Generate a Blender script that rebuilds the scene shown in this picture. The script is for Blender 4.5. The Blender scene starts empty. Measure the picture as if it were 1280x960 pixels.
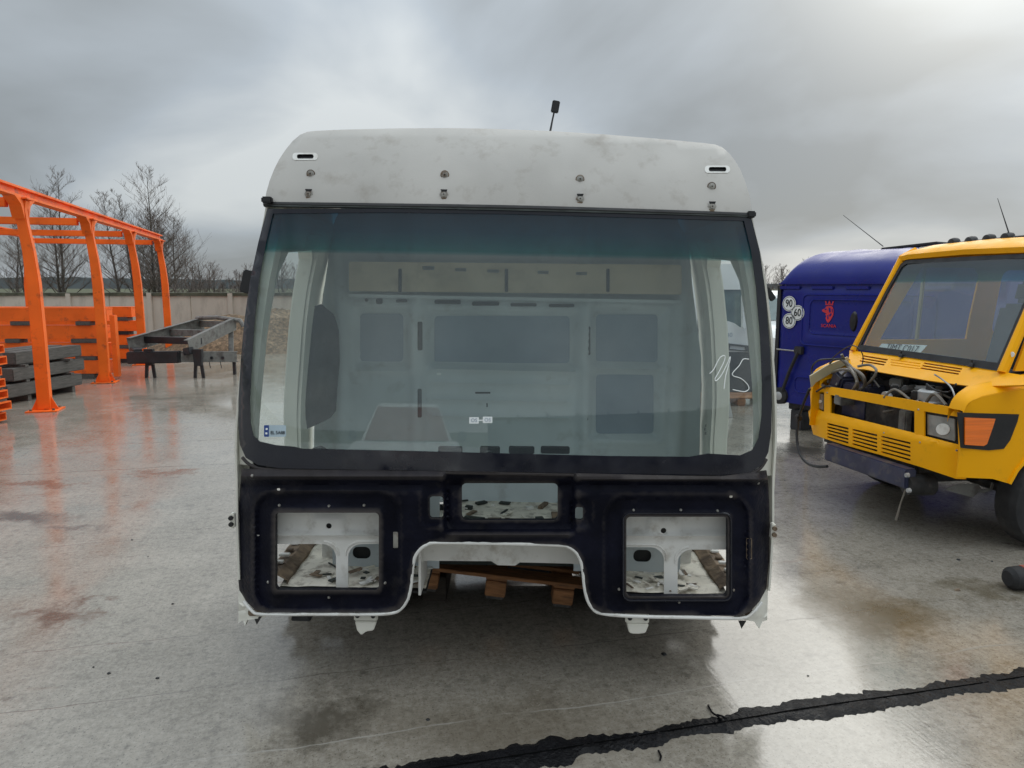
import bpy, bmesh, math, random
import numpy as np
from mathutils import Vector, Matrix, noise, geometry
R = math.radians
random.seed(7)
scene = bpy.context.scene
COL = scene.collection

# ------------------------------------------------------------------ camera
CAM_H, FPX, PITCH = 1.85, 900.0, math.atan(122 / 900)
cd = bpy.data.cameras.new('camera')
cd.sensor_width = 36.0
cd.lens = FPX / 1280 * 36
cd.clip_start, cd.clip_end = 0.05, 3000
cam = bpy.data.objects.new('camera', cd)
cam.location = (0, 0, CAM_H)
cam.rotation_euler = (R(90) - PITCH, 0, 0)
COL.objects.link(cam)
scene.camera = cam

# ------------------------------------------------------------------ sky and sun (overcast)
SUN_AZ, SUN_EL = R(33), R(27)
SUN_DIR = Vector((math.sin(SUN_AZ) * math.cos(SUN_EL), math.cos(SUN_AZ) * math.cos(SUN_EL), math.sin(SUN_EL)))
world = bpy.data.worlds.new('World')
scene.world = world
world.use_nodes = True
wn, wl = world.node_tree.nodes, world.node_tree.links
wn.clear()
def wnode(t, **kw):
    n = wn.new(t)
    for k, v in kw.items():
        if k.startswith('i_'):
            n.inputs[int(k[2:])].default_value = v
        else:
            setattr(n, k, v)
    return n
out = wnode('ShaderNodeOutputWorld')
sky = wnode('ShaderNodeTexSky', sky_type='NISHITA', sun_disc=False, sun_elevation=SUN_EL, sun_rotation=SUN_AZ)
bg1 = wnode('ShaderNodeBackground'); bg1.inputs[1].default_value = 0.08
wl.new(sky.outputs[0], bg1.inputs[0])
tc = wnode('ShaderNodeTexCoord')
sep = wnode('ShaderNodeSeparateXYZ'); wl.new(tc.outputs['Generated'], sep.inputs[0])
# cloud deck: direction projected on a high plane so that clouds flatten towards the horizon
zc = wnode('ShaderNodeMath', operation='MAXIMUM'); wl.new(sep.outputs[2], zc.inputs[0]); zc.inputs[1].default_value = 0.0
za = wnode('ShaderNodeMath', operation='ADD'); wl.new(zc.outputs[0], za.inputs[0]); za.inputs[1].default_value = 0.34
dx = wnode('ShaderNodeMath', operation='DIVIDE'); wl.new(sep.outputs[0], dx.inputs[0]); wl.new(za.outputs[0], dx.inputs[1])
dy = wnode('ShaderNodeMath', operation='DIVIDE'); wl.new(sep.outputs[1], dy.inputs[0]); wl.new(za.outputs[0], dy.inputs[1])
cmb = wnode('ShaderNodeCombineXYZ'); wl.new(dx.outputs[0], cmb.inputs[0]); wl.new(dy.outputs[0], cmb.inputs[1])
cmb.inputs[2].default_value = 9.79
nz = wnode('ShaderNodeTexNoise'); nz.inputs['Scale'].default_value = 1.25; nz.inputs['Detail'].default_value = 6
nz.inputs['Roughness'].default_value = 0.45; nz.inputs['Distortion'].default_value = 0.35
wl.new(cmb.outputs[0], nz.inputs['Vector'])
ramp = wnode('ShaderNodeValToRGB')
ramp.color_ramp.elements[0].position = 0.36; ramp.color_ramp.elements[0].color = (0.285, 0.312, 0.330, 1)
ramp.color_ramp.elements[1].position = 0.66; ramp.color_ramp.elements[1].color = (0.63, 0.665, 0.675, 1)
e = ramp.color_ramp.elements.new(0.5); e.color = (0.405, 0.450, 0.490, 1)
wl.new(nz.outputs[0], ramp.inputs[0])
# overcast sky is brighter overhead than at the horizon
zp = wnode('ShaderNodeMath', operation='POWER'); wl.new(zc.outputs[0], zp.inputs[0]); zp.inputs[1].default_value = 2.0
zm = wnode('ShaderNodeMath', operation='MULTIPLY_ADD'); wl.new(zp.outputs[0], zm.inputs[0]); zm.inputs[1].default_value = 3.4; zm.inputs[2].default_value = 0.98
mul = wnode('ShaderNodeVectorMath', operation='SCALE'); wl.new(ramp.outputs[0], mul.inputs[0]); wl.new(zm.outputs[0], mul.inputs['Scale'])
# the sun behind the cloud
dot = wnode('ShaderNodeVectorMath', operation='DOT_PRODUCT'); wl.new(tc.outputs['Generated'], dot.inputs[0]); dot.inputs[1].default_value = SUN_DIR
dmx = wnode('ShaderNodeMath', operation='MAXIMUM'); wl.new(dot.outputs['Value'], dmx.inputs[0]); dmx.inputs[1].default_value = 0
pw = wnode('ShaderNodeMath', operation='POWER'); wl.new(dmx.outputs[0], pw.inputs[0]); pw.inputs[1].default_value = 55
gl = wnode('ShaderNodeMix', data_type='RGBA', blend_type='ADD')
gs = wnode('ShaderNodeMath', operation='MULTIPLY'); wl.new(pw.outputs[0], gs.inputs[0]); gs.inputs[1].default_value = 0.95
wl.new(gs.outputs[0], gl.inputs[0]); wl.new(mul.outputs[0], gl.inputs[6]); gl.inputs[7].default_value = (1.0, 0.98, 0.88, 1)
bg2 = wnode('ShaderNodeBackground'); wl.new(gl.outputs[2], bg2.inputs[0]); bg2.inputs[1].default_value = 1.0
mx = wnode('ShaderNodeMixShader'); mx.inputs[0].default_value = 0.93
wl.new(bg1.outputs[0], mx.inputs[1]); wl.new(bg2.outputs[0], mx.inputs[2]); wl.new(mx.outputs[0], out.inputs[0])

sd = bpy.data.lights.new('sun', 'SUN'); sd.energy = 1.3; sd.angle = R(60); sd.color = (1.0, 0.96, 0.88)
so = bpy.data.objects.new('sun', sd); COL.objects.link(so)
so.rotation_euler = (-SUN_DIR).to_track_quat('-Z', 'Y').to_euler()

scene.view_settings.view_transform = 'Standard'
scene.view_settings.look = 'None'
scene.view_settings.exposure = 0.0
scene.view_settings.gamma = 1.0
scene.view_settings.use_curve_mapping = False
scene.render.engine = 'CYCLES'
scene.cycles.use_denoising = True
scene.cycles.max_bounces = 10
scene.cycles.transparent_max_bounces = 16

# ------------------------------------------------------------------ pixel helpers (photograph is 1280x960)
_c, _s = math.cos(PITCH), math.sin(PITCH)
EYE = Vector((0, 0, CAM_H))
def ray(px, py):
    a = (px - 640) / FPX; b = (480 - py) / FPX
    return Vector((a, _c + b * _s, -_s + b * _c))
def atY(px, py, Y):
    d = ray(px, py); return EYE + d * (Y / d.y)
def gnd(px, py, z=0.0):
    d = ray(px, py); return EYE + d * ((z - CAM_H) / d.z)
class Frame:
    """a thing's own axes; turns a pixel into a point on one of its planes or surfaces"""
    def __init__(self, M):
        self.M = M; self.I = M.inverted()
        self.o = self.I @ EYE
        self.r = self.I.to_3x3()
    def on(self, px, py, axis, val):
        d = self.r @ ray(px, py)
        return self.o + d * ((val - self.o[axis]) / d[axis])
    def surf(self, px, py, axis, fn, it=7):
        v = 0.0
        for _ in range(it):
            p = self.on(px, py, axis, v)
            v = fn(p)
        return self.on(px, py, axis, v)

# ------------------------------------------------------------------ materials
def new_mat(name):
    m = bpy.data.materials.new(name); m.use_nodes = True
    nt = m.node_tree
    return m, nt.nodes, nt.links, nt.nodes['Principled BSDF']
def mat(name, col, rough=0.5, metal=0.0, var=0.14, vscale=5.0, dirt=None, dscale=3.0, dthr=(0.52, 0.68), damt=0.8,
        bump=0.0, bscale=60.0, coat=0.0, spec=0.5, rvar=0.12, stretch=(1, 1, 1), fine=0.0):
    m, n, l, b = new_mat(name)
    t = n.new('ShaderNodeTexCoord')
    mp = n.new('ShaderNodeMapping'); mp.inputs['Scale'].default_value = stretch
    l.new(t.outputs['Object'], mp.inputs[0])
    n1 = n.new('ShaderNodeTexNoise'); n1.inputs['Scale'].default_value = vscale; n1.inputs['Detail'].default_value = 6
    l.new(mp.outputs[0], n1.inputs['Vector'])
    r1 = n.new('ShaderNodeMapRange'); r1.inputs[1].default_value = 0.3; r1.inputs[2].default_value = 0.7
    r1.inputs[3].default_value = 1 - var; r1.inputs[4].default_value = 1 + var
    l.new(n1.outputs[0], r1.inputs[0])
    sc_ = n.new('ShaderNodeVectorMath'); sc_.operation = 'SCALE'; sc_.inputs[0].default_value = col[:3]
    l.new(r1.outputs[0], sc_.inputs['Scale'])
    colout = sc_.outputs[0]
    rough_out = None
    if dirt is not None:
        n2 = n.new('ShaderNodeTexNoise'); n2.inputs['Scale'].default_value = dscale; n2.inputs['Detail'].default_value = 9
        n2.inputs['Roughness'].default_value = 0.65
        l.new(mp.outputs[0], n2.inputs['Vector'])
        r2 = n.new('ShaderNodeMapRange'); r2.inputs[1].default_value = dthr[0]; r2.inputs[2].default_value = dthr[1]
        r2.inputs[3].default_value = 0; r2.inputs[4].default_value = damt
        l.new(n2.outputs[0], r2.inputs[0])
        mxn = n.new('ShaderNodeMix'); mxn.data_type = 'RGBA'
        l.new(r2.outputs[0], mxn.inputs[0]); l.new(colout, mxn.inputs[6]); mxn.inputs[7].default_value = (*dirt[:3], 1)
        colout = mxn.outputs[2]
    l.new(colout, b.inputs['Base Color'])
    r3 = n.new('ShaderNodeMapRange'); r3.inputs[1].default_value = 0.3; r3.inputs[2].default_value = 0.7
    r3.inputs[3].default_value = max(0.02, rough - rvar); r3.inputs[4].default_value = min(1, rough + rvar)
    n3 = n.new('ShaderNodeTexNoise'); n3.inputs['Scale'].default_value = vscale * 2.3; n3.inputs['Detail'].default_value = 4
    l.new(mp.outputs[0], n3.inputs['Vector']); l.new(n3.outputs[0], r3.inputs[0]); l.new(r3.outputs[0], b.inputs['Roughness'])
    b.inputs['Metallic'].default_value = metal
    b.inputs['Specular IOR Level'].default_value = spec
    b.inputs['Coat Weight'].default_value = coat
    b.inputs['Coat Roughness'].default_value = 0.08
    if bump:
        nb = n.new('ShaderNodeTexNoise'); nb.inputs['Scale'].default_value = bscale; nb.inputs['Detail'].default_value = 5
        l.new(mp.outputs[0], nb.inputs['Vector'])
        bp = n.new('ShaderNodeBump'); bp.inputs['Strength'].default_value = bump; bp.inputs['Distance'].default_value = 0.01
        l.new(nb.outputs[0], bp.inputs['Height']); l.new(bp.outputs[0], b.inputs['Normal'])
    return m
def glass(name, tint, band=None, strength=1.0, rough=0.01, dust=0.0):
    """thin sheet: tinted see-through plus mirror by Fresnel; band=(z0,z1,colour) is a coloured sun strip"""
    m, n, l, b = new_mat(name); n.remove(b)
    o = [x for x in n if x.type == 'OUTPUT_MATERIAL'][0]
    tr = n.new('ShaderNodeBsdfTransparent'); tr.inputs[0].default_value = (*tint, 1)
    gls = n.new('ShaderNodeBsdfGlossy'); gls.inputs['Roughness'].default_value = rough
    ge = n.new('ShaderNodeNewGeometry'); dt = n.new('ShaderNodeVectorMath'); dt.operation = 'DOT_PRODUCT'
    l.new(ge.outputs['Normal'], dt.inputs[0]); l.new(ge.outputs['Incoming'], dt.inputs[1])
    ab = n.new('ShaderNodeMath'); ab.operation = 'ABSOLUTE'; l.new(dt.outputs['Value'], ab.inputs[0])
    om = n.new('ShaderNodeMath'); om.operation = 'SUBTRACT'; om.inputs[0].default_value = 1.0; om.use_clamp = True; l.new(ab.outputs[0], om.inputs[1])
    p5 = n.new('ShaderNodeMath'); p5.operation = 'POWER'; p5.inputs[1].default_value = 5; l.new(om.outputs[0], p5.inputs[0])
    sch = n.new('ShaderNodeMath'); sch.operation = 'MULTIPLY_ADD'; sch.inputs[1].default_value = 0.955; sch.inputs[2].default_value = 0.045; l.new(p5.outputs[0], sch.inputs[0])
    mm = n.new('ShaderNodeMath'); mm.operation = 'MULTIPLY'; mm.inputs[1].default_value = strength; mm.use_clamp = True
    l.new(sch.outputs[0], mm.inputs[0])
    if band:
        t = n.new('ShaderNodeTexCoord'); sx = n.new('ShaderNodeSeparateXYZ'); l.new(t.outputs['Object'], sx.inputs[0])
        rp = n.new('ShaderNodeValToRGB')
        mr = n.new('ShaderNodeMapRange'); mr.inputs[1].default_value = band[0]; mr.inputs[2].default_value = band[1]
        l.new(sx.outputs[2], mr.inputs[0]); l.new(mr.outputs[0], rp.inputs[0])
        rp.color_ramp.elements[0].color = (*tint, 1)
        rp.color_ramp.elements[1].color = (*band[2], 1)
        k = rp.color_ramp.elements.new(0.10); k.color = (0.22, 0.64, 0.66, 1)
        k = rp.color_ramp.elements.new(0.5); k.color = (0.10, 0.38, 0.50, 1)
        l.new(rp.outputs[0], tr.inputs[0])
    see = tr.outputs[0]
    if dust:
        df = n.new('ShaderNodeBsdfDiffuse'); df.inputs[0].default_value = (0.55, 0.65, 0.72, 1)
        t2 = n.new('ShaderNodeTexCoord'); dn = n.new('ShaderNodeTexNoise'); dn.inputs['Scale'].default_value = 1.6; dn.inputs['Detail'].default_value = 7
        l.new(t2.outputs['Object'], dn.inputs['Vector'])
        dr = n.new('ShaderNodeMapRange'); dr.inputs[1].default_value = 0.3; dr.inputs[2].default_value = 0.7; dr.inputs[3].default_value = dust * .7; dr.inputs[4].default_value = dust * 1.3
        l.new(dn.outputs[0], dr.inputs[0])
        dm = n.new('ShaderNodeMixShader'); l.new(dr.outputs[0], dm.inputs[0]); l.new(tr.outputs[0], dm.inputs[1]); l.new(df.outputs[0], dm.inputs[2]); see = dm.outputs[0]
    mix = n.new('ShaderNodeMixShader'); l.new(mm.outputs[0], mix.inputs[0]); l.new(see, mix.inputs[1]); l.new(gls.outputs[0], mix.inputs[2])
    l.new(mix.outputs[0], o.inputs[0])
    return m

MT = {}
MT['cab_white'] = mat('cab_white', (0.475, 0.455, 0.42), 0.55, var=0.10, vscale=2.2, dirt=(0.25, 0.21, 0.165), dscale=8, dthr=(0.54, 0.78), damt=0.6, bump=0.04, bscale=120)
MT['cab_inner'] = mat('cab_inner', (0.58, 0.64, 0.66), 0.5, var=0.08, vscale=3, dirt=(0.27, 0.25, 0.22), dscale=5, dthr=(0.58, 0.8), damt=0.6)
MT['cab_side'] = mat('cab_side', (0.72, 0.70, 0.62), 0.45, var=0.06, vscale=3, dirt=(0.42, 0.34, 0.24), dscale=6, dthr=(0.6, 0.8), damt=0.7)
MT['cab_navy'] = mat('cab_navy', (0.0065, 0.007, 0.0135), 0.42, var=0.5, vscale=4, dirt=(0.050, 0.045, 0.042), dscale=7, dthr=(0.57, 0.85), damt=0.5, bump=0.35, bscale=45, spec=0.07)
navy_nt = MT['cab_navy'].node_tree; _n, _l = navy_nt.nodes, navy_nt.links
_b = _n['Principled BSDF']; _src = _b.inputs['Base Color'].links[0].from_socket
_g = _n.new('ShaderNodeNewGeometry'); _r = _n.new('ShaderNodeMapRange'); _r.inputs[1].default_value = 0.515; _r.inputs[2].default_value = 0.60; _r.inputs[4].default_value = 0.85   # ridge highlights painted in as a lighter colour
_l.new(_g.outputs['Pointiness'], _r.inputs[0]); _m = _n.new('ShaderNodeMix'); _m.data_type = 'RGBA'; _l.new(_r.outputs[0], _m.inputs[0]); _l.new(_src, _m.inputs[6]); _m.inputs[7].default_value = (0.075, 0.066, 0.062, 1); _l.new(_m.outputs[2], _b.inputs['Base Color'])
MT['inset'] = mat('inset', (0.30, 0.36, 0.43), 0.5, var=0.08)
MT['cream'] = mat('cream', (0.60, 0.52, 0.38), 0.6, var=0.1, dirt=(0.4, 0.34, 0.24), dscale=4)
MT['rim_black'] = mat('rim_black', (0.012, 0.013, 0.020), 0.16, var=0.2, spec=0.5)
MT['black'] = mat('black', (0.012, 0.012, 0.013), 0.5, var=0.3, bump=0.1)
MT['rubber'] = mat('rubber', (0.022, 0.022, 0.023), 0.75, var=0.3, dirt=(0.10, 0.095, 0.085), dscale=4, damt=0.5, bump=0.2)
MT['dark_trim'] = mat('dark_trim', (0.028, 0.034, 0.030), 0.8, var=0.4, vscale=7, bump=0.2, bscale=20)
MT['rusty'] = mat('rusty', (0.20, 0.145, 0.095), 0.8, var=0.4, vscale=12, dirt=(0.06, 0.04, 0.028), dscale=9, dthr=(0.45, 0.6), bump=0.6, bscale=40)
MT['floor'] = mat('floor', (0.72, 0.68, 0.58), 0.6, var=0.15, vscale=9, dirt=(0.13, 0.09, 0.06), dscale=16, dthr=(0.5, 0.66), damt=0.7, bump=0.3, bscale=30)
MT['sheet_white'] = mat('sheet_white', (0.72, 0.71, 0.67), 0.5, var=0.08, dirt=(0.30, 0.25, 0.18), dscale=9, dthr=(0.54, 0.72), damt=0.6)
MT['steel'] = mat('steel', (0.38, 0.37, 0.34), 0.45, metal=0.6, var=0.2, vscale=20, dirt=(0.16, 0.10, 0.06), dscale=25, dthr=(0.5, 0.65))
MT['wood_pallet'] = mat('wood_pallet', (0.34, 0.155, 0.062), 0.75, var=0.3, vscale=5, stretch=(2, 14, 14), dirt=(0.10, 0.055, 0.03), dscale=3, bump=0.3, bscale=20)
MT['wood_grey'] = mat('wood_grey', (0.085, 0.08, 0.072), 0.7, var=0.35, vscale=5, stretch=(12, 1.5, 12), dirt=(0.035, 0.035, 0.03), dscale=2, bump=0.4, bscale=16)
MT['wood_dark'] = mat('wood_dark', (0.045, 0.035, 0.026), 0.8, var=0.35, vscale=5, stretch=(2, 14, 14), bump=0.3, bscale=20)  # wood toned dark to deepen the shade below the cab
MT['orange'] = mat('orange', (0.90, 0.155, 0.016), 0.5, var=0.16, vscale=1.8, dirt=(0.22, 0.06, 0.03), dscale=5, dthr=(0.56, 0.72), damt=0.75, bump=0.15, bscale=30, spec=0.25)
MT['chassis'] = mat('chassis', (0.20, 0.20, 0.185), 0.6, var=0.3, vscale=5, dirt=(0.055, 0.045, 0.04), dscale=5, dthr=(0.45, 0.62), bump=0.2)
MT['chassis_black'] = mat('chassis_black', (0.02, 0.021, 0.024), 0.45, var=0.3)
MT['wall'] = mat('wall', (0.54, 0.485, 0.41), 0.9, var=0.15, vscale=1.2, stretch=(1, 1, 0.35), dirt=(0.15, 0.14, 0.12), dscale=1.6, dthr=(0.5, 0.72), damt=0.7, bump=0.3, bscale=30)
MT['coping'] = mat('coping', (0.07, 0.07, 0.045), 0.95, var=0.4, vscale=4, dirt=(0.03, 0.028, 0.02), dscale=5, bump=0.5, bscale=20)
MT['bark'] = mat('bark', (0.085, 0.075, 0.066), 0.9, var=0.3, vscale=3)
MT['twig'] = mat('twig', (0.15, 0.12, 0.105), 0.9, var=0.3, vscale=1)
MT['hill'] = mat('hill', (0.12, 0.135, 0.14), 1.0, var=0.3, vscale=0.05)
MT['heap'] = mat('heap', (0.20, 0.135, 0.08), 0.95, var=0.5, vscale=9, dirt=(0.07, 0.05, 0.03), dscale=14, dthr=(0.45, 0.6), bump=1.0, bscale=14)
MT['blue'] = mat('blue', (0.006, 0.013, 0.19), 0.34, var=0.14, vscale=1.5, dirt=(0.03, 0.035, 0.12), dscale=3, dthr=(0.5, 0.8), damt=0.5, coat=0.0, spec=0.35)
MT['yellow'] = mat('yellow', (0.95, 0.43, 0.002), 0.42, var=0.06, vscale=1.5, dirt=(0.42, 0.20, 0.02), dscale=7, dthr=(0.58, 0.8), damt=0.5, coat=0.0, spec=0.2)
MT['yellow_in'] = mat('yellow_in', (0.42, 0.36, 0.22), 0.5, var=0.15)
MT['beam_blue'] = mat('beam_blue', (0.035, 0.038, 0.075), 0.4, var=0.25, dirt=(0.12, 0.11, 0.1), dscale=8)
MT['engine'] = mat('engine', (0.025, 0.024, 0.023), 0.6, var=0.5, vscale=10, dirt=(0.10, 0.085, 0.07), dscale=9)
MT['alu'] = mat('alu', (0.42, 0.43, 0.43), 0.4, metal=0.4, var=0.2)
MT['hose'] = mat('hose', (0.17, 0.15, 0.125), 0.5, var=0.25)
MT['lamp_glass'] = mat('lamp_glass', (0.24, 0.24, 0.22), 0.12, var=0.35, vscale=9, coat=0.6)
MT['amber'] = mat('amber', (0.95, 0.19, 0.008), 0.18, var=0.12, coat=0.5, stretch=(1, 1, 30), vscale=3)
MT['seat'] = mat('seat', (0.05, 0.06, 0.075), 0.85, var=0.3)
MT['white_paint'] = mat('white_paint', (0.78, 0.79, 0.77), 0.35, var=0.04, coat=0.3)
MT['sticker'] = mat('sticker', (0.80, 0.83, 0.82), 0.5, var=0.03)
MT['sticker_film'] = mat('sticker_film', (0.42, 0.52, 0.58), 0.3, var=0.1)
MT['sticker_blue'] = mat('sticker_blue', (0.02, 0.06, 0.25), 0.4, var=0.1)
MT['ink'] = mat('ink', (0.015, 0.018, 0.02), 0.6, var=0.1)
MT['red'] = mat('red', (0.62, 0.035, 0.05), 0.45, var=0.1)
MT['chalk'] = mat('chalk', (0.88, 0.90, 0.88), 0.8, var=0.05)
MT['tar'] = mat('tar', (0.007, 0.007, 0.008), 0.42, var=0.5, vscale=8, bump=0.9, bscale=55, rvar=0.2, spec=0.16)
MT['car_glass_reflection'] = mat('car_glass_reflection', (0.24, 0.07, 0.045), 0.15, var=0.1)  # red reflection put into the windscreen glass colour
MT['tarpaulin'] = mat('tarpaulin', (0.36, 0.39, 0.41), 0.6, var=0.06)
MT['brick_red'] = mat('brick_red', (0.30, 0.09, 0.06), 0.9, var=0.15)
MT['grass'] = mat('grass', (0.07, 0.075, 0.035), 1.0, var=0.4, vscale=0.3)
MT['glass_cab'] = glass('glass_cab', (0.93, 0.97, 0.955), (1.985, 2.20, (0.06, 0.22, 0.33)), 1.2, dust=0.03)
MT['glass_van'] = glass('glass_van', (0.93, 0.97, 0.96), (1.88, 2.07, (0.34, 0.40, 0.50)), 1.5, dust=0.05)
MT['glass_dark'] = mat('glass_dark', (0.10, 0.15, 0.15), 0.06, var=0.2, spec=0.8)

# wet concrete
def concrete():
    m, n, l, b = new_mat('wet_concrete')
    t = n.new('ShaderNodeTexCoord')
    mp = n.new('ShaderNodeMapping'); mp.inputs['Rotation'].default_value = (0, 0, R(-13.5)); l.new(t.outputs['Object'], mp.inputs[0])
    def noi(scale, detail=6, rough=0.55, st=(1, 1, 1), dist=0):
        q = n.new('ShaderNodeMapping'); q.inputs['Scale'].default_value = st; l.new(mp.outputs[0], q.inputs[0])
        x = n.new('ShaderNodeTexNoise'); x.inputs['Scale'].default_value = scale; x.inputs['Detail'].default_value = detail
        x.inputs['Roughness'].default_value = rough; x.inputs['Distortion'].default_value = dist
        l.new(q.outputs[0], x.inputs['Vector']); return x.outputs[0]
    def rng(src, a, b_, c, d):
        r = n.new('ShaderNodeMapRange'); r.inputs[1].default_value = a; r.inputs[2].default_value = b_
        r.inputs[3].default_value = c; r.inputs[4].default_value = d; l.new(src, r.inputs[0]); return r.outputs[0]
    def mixc(f, a, c):
        x = n.new('ShaderNodeMix'); x.data_type = 'RGBA'; l.new(f, x.inputs[0])
        for k, v in ((6, a), (7, c)):
            if isinstance(v, tuple): x.inputs[k].default_value = (*v, 1)
            else: l.new(v, x.inputs[k])
        return x.outputs[2]
    def mth(op, a, b_):
        x = n.new('ShaderNodeMath'); x.operation = op
        for k, v in ((0, a), (1, b_)):
            if isinstance(v, (int, float)): x.inputs[k].default_value = v
            else: l.new(v, x.inputs[k])
        return x.outputs[0]
    big = noi(0.35, 5, 0.5, (0.6, 1.4, 1))
    mid = noi(2.2, 7, 0.6)
    fine = noi(38, 5, 0.7)
    broom = noi(1.0, 3, 0.6, (46, 2.2, 1), 0.25)
    c = mixc(rng(mid, 0.32, 0.68, 0, 1), (0.20, 0.176, 0.140), (0.335, 0.302, 0.252))
    c = mixc(rng(big, 0.44, 0.64, 0, 0.6), c, (0.225, 0.20, 0.16))
    c = mixc(rng(fine, 0.40, 0.64, 0, 0.45), c, (0.44, 0.41, 0.355))
    c = mixc(rng(noi(17, 8, 0.72), 0.50, 0.66, 0, 0.55), c, (0.115, 0.10, 0.078))
    c = mixc(rng(noi(95, 3, 0.6), 0.58, 0.68, 0, 0.75), c, (0.06, 0.052, 0.042))
    c = mixc(rng(noi(140, 2, 0.5), 0.61, 0.69, 0, 0.3), c, (0.50, 0.47, 0.41))
    c = mixc(rng(broom, 0.42, 0.66, 0.0, 0.13), c, (0.10, 0.092, 0.08))
    # dark mottling (oil and soaked spots)
    c = mixc(rng(noi(6.5, 8, 0.7), 0.58, 0.70, 0, 0.55), c, (0.06, 0.052, 0.042))
    # rust coloured streaks lying along the pours
    c = mixc(rng(noi(1.5, 7, 0.62, (0.55, 2.3, 1)), 0.655, 0.75, 0, 0.8), c, (0.17, 0.085, 0.045))
    # stains with a place of their own
    warp = n.new('ShaderNodeTexNoise'); warp.inputs['Scale'].default_value = 3.4; warp.inputs['Detail'].default_value = 10; warp.inputs['Roughness'].default_value = 0.72
    l.new(t.outputs['Object'], warp.inputs['Vector'])
    wv = n.new('ShaderNodeVectorMath'); wv.operation = 'SUBTRACT'; l.new(warp.outputs['Color'], wv.inputs[0]); wv.inputs[1].default_value = (0.5, 0.5, 0.5)
    ws = n.new('ShaderNodeVectorMath'); ws.operation = 'SCALE'; l.new(wv.outputs[0], ws.inputs[0]); ws.inputs['Scale'].default_value = 1.1
    pos = n.new('ShaderNodeVectorMath'); pos.operation = 'ADD'; l.new(t.outputs['Object'], pos.inputs[0]); l.new(ws.outputs[0], pos.inputs[1])
    smask = None
    for (px, py, rx, ry, col, amt) in ((1095, 765, 0.42, 0.32, (0.085, 0.062, 0.028), 0.95), (1235, 735, 0.5, 0.16, (0.10, 0.08, 0.045), 0.6),
                                 (75, 768, 0.26, 0.15, (0.10, 0.05, 0.026), 1.0), (25, 648, 0.5, 0.20, (0.055, 0.055, 0.05), 0.9),
                                 (205, 592, 0.35, 0.12, (0.17, 0.07, 0.035), 0.9), (50, 605, 0.5, 0.12, (0.15, 0.06, 0.03), 0.8), (95, 660, 0.3, 0.1, (0.08, 0.075, 0.07), 0.7),
                                 (1010, 562, 0.8, 0.5, (0.05, 0.045, 0.03), 0.95), (640, 915, 0.8, 0.35, (0.09, 0.07, 0.045), 0.55), (400, 900, 0.3, 0.22, (0.055, 0.045, 0.03), 0.8)):
        g = gnd(px, py)
        sb = n.new('ShaderNodeVectorMath'); sb.operation = 'SUBTRACT'; l.new(pos.outputs[0], sb.inputs[0]); sb.inputs[1].default_value = (g.x, g.y, 0)
        dv = n.new('ShaderNodeVectorMath'); dv.operation = 'DIVIDE'; l.new(sb.outputs[0], dv.inputs[0]); dv.inputs[1].default_value = (rx, ry, 100)
        ln = n.new('ShaderNodeVectorMath'); ln.operation = 'LENGTH'; l.new(dv.outputs[0], ln.inputs[0])
        k = rng(ln.outputs['Value'], 1.15, 0.25, 0, amt)
        c = mixc(k, c, col)
        smask = k if smask is None else mth('MAXIMUM', smask, k)
    # thin cracks / saw lines along the pours
    sx = n.new('ShaderNodeSeparateXYZ'); l.new(mp.outputs[0], sx.inputs[0])
    wob = mth('MULTIPLY', mth('SUBTRACT', noi(1.3, 4), 0.5), 0.14)
    yy = mth('ADD', sx.outputs[1], wob)
    crack = None
    for cc, wdt, lighter in ((2.83, 0.007, 1), (3.93, 0.004, 0), (3.36, 0.004, 0), (5.6, 0.006, 0), (7.9, 0.012, 0), (9.2, 0.012, 0)):
        d = mth('ABSOLUTE', mth('SUBTRACT', yy, cc), 0)
        k = rng(d, wdt, 0.0, 0, 0.8)
        k = mth('MULTIPLY', k, rng(mid, 0.40, 0.55, 0.15, 1))
        c = mixc(k, c, (0.36, 0.34, 0.30) if lighter else (0.05, 0.045, 0.04))
        crack = k if crack is None else mth('MAXIMUM', crack, k)
    l.new(c, b.inputs['Base Color'])
    # water film
    wet = mth('ADD', mth('MULTIPLY', big, 0.6), mth('MULTIPLY', noi(1.1, 6, 0.6), 0.4))
    rr = rng(wet, 0.38, 0.64, 0.045, 0.19)
    rr = mth('ADD', rr, rng(mid, 0.3, 0.7, -0.02, 0.06))
    rr = mth('ADD', rr, mth('MULTIPLY', smask, 0.18))
    l.new(rr, b.inputs['Roughness'])
    b.inputs['IOR'].default_value = 1.85
    b.inputs['Specular IOR Level'].default_value = 0.5
    h = mth('ADD', mth('MULTIPLY', broom, 0.45), mth('MULTIPLY', fine, 0.55))
    h = mth('ADD', h, mth('MULTIPLY', noi(9, 4), 0.5))
    h = mth('SUBTRACT', h, mth('MULTIPLY', crack, 0.8))
    bp = n.new('ShaderNodeBump'); bp.inputs['Distance'].default_value = 0.004
    l.new(rng(wet, 0.38, 0.60, 0.06, 0.36), bp.inputs['Strength'])
    l.new(h, bp.inputs['Height']); l.new(bp.outputs[0], b.inputs['Normal'])
    return m
MT['concrete'] = concrete()

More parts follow.
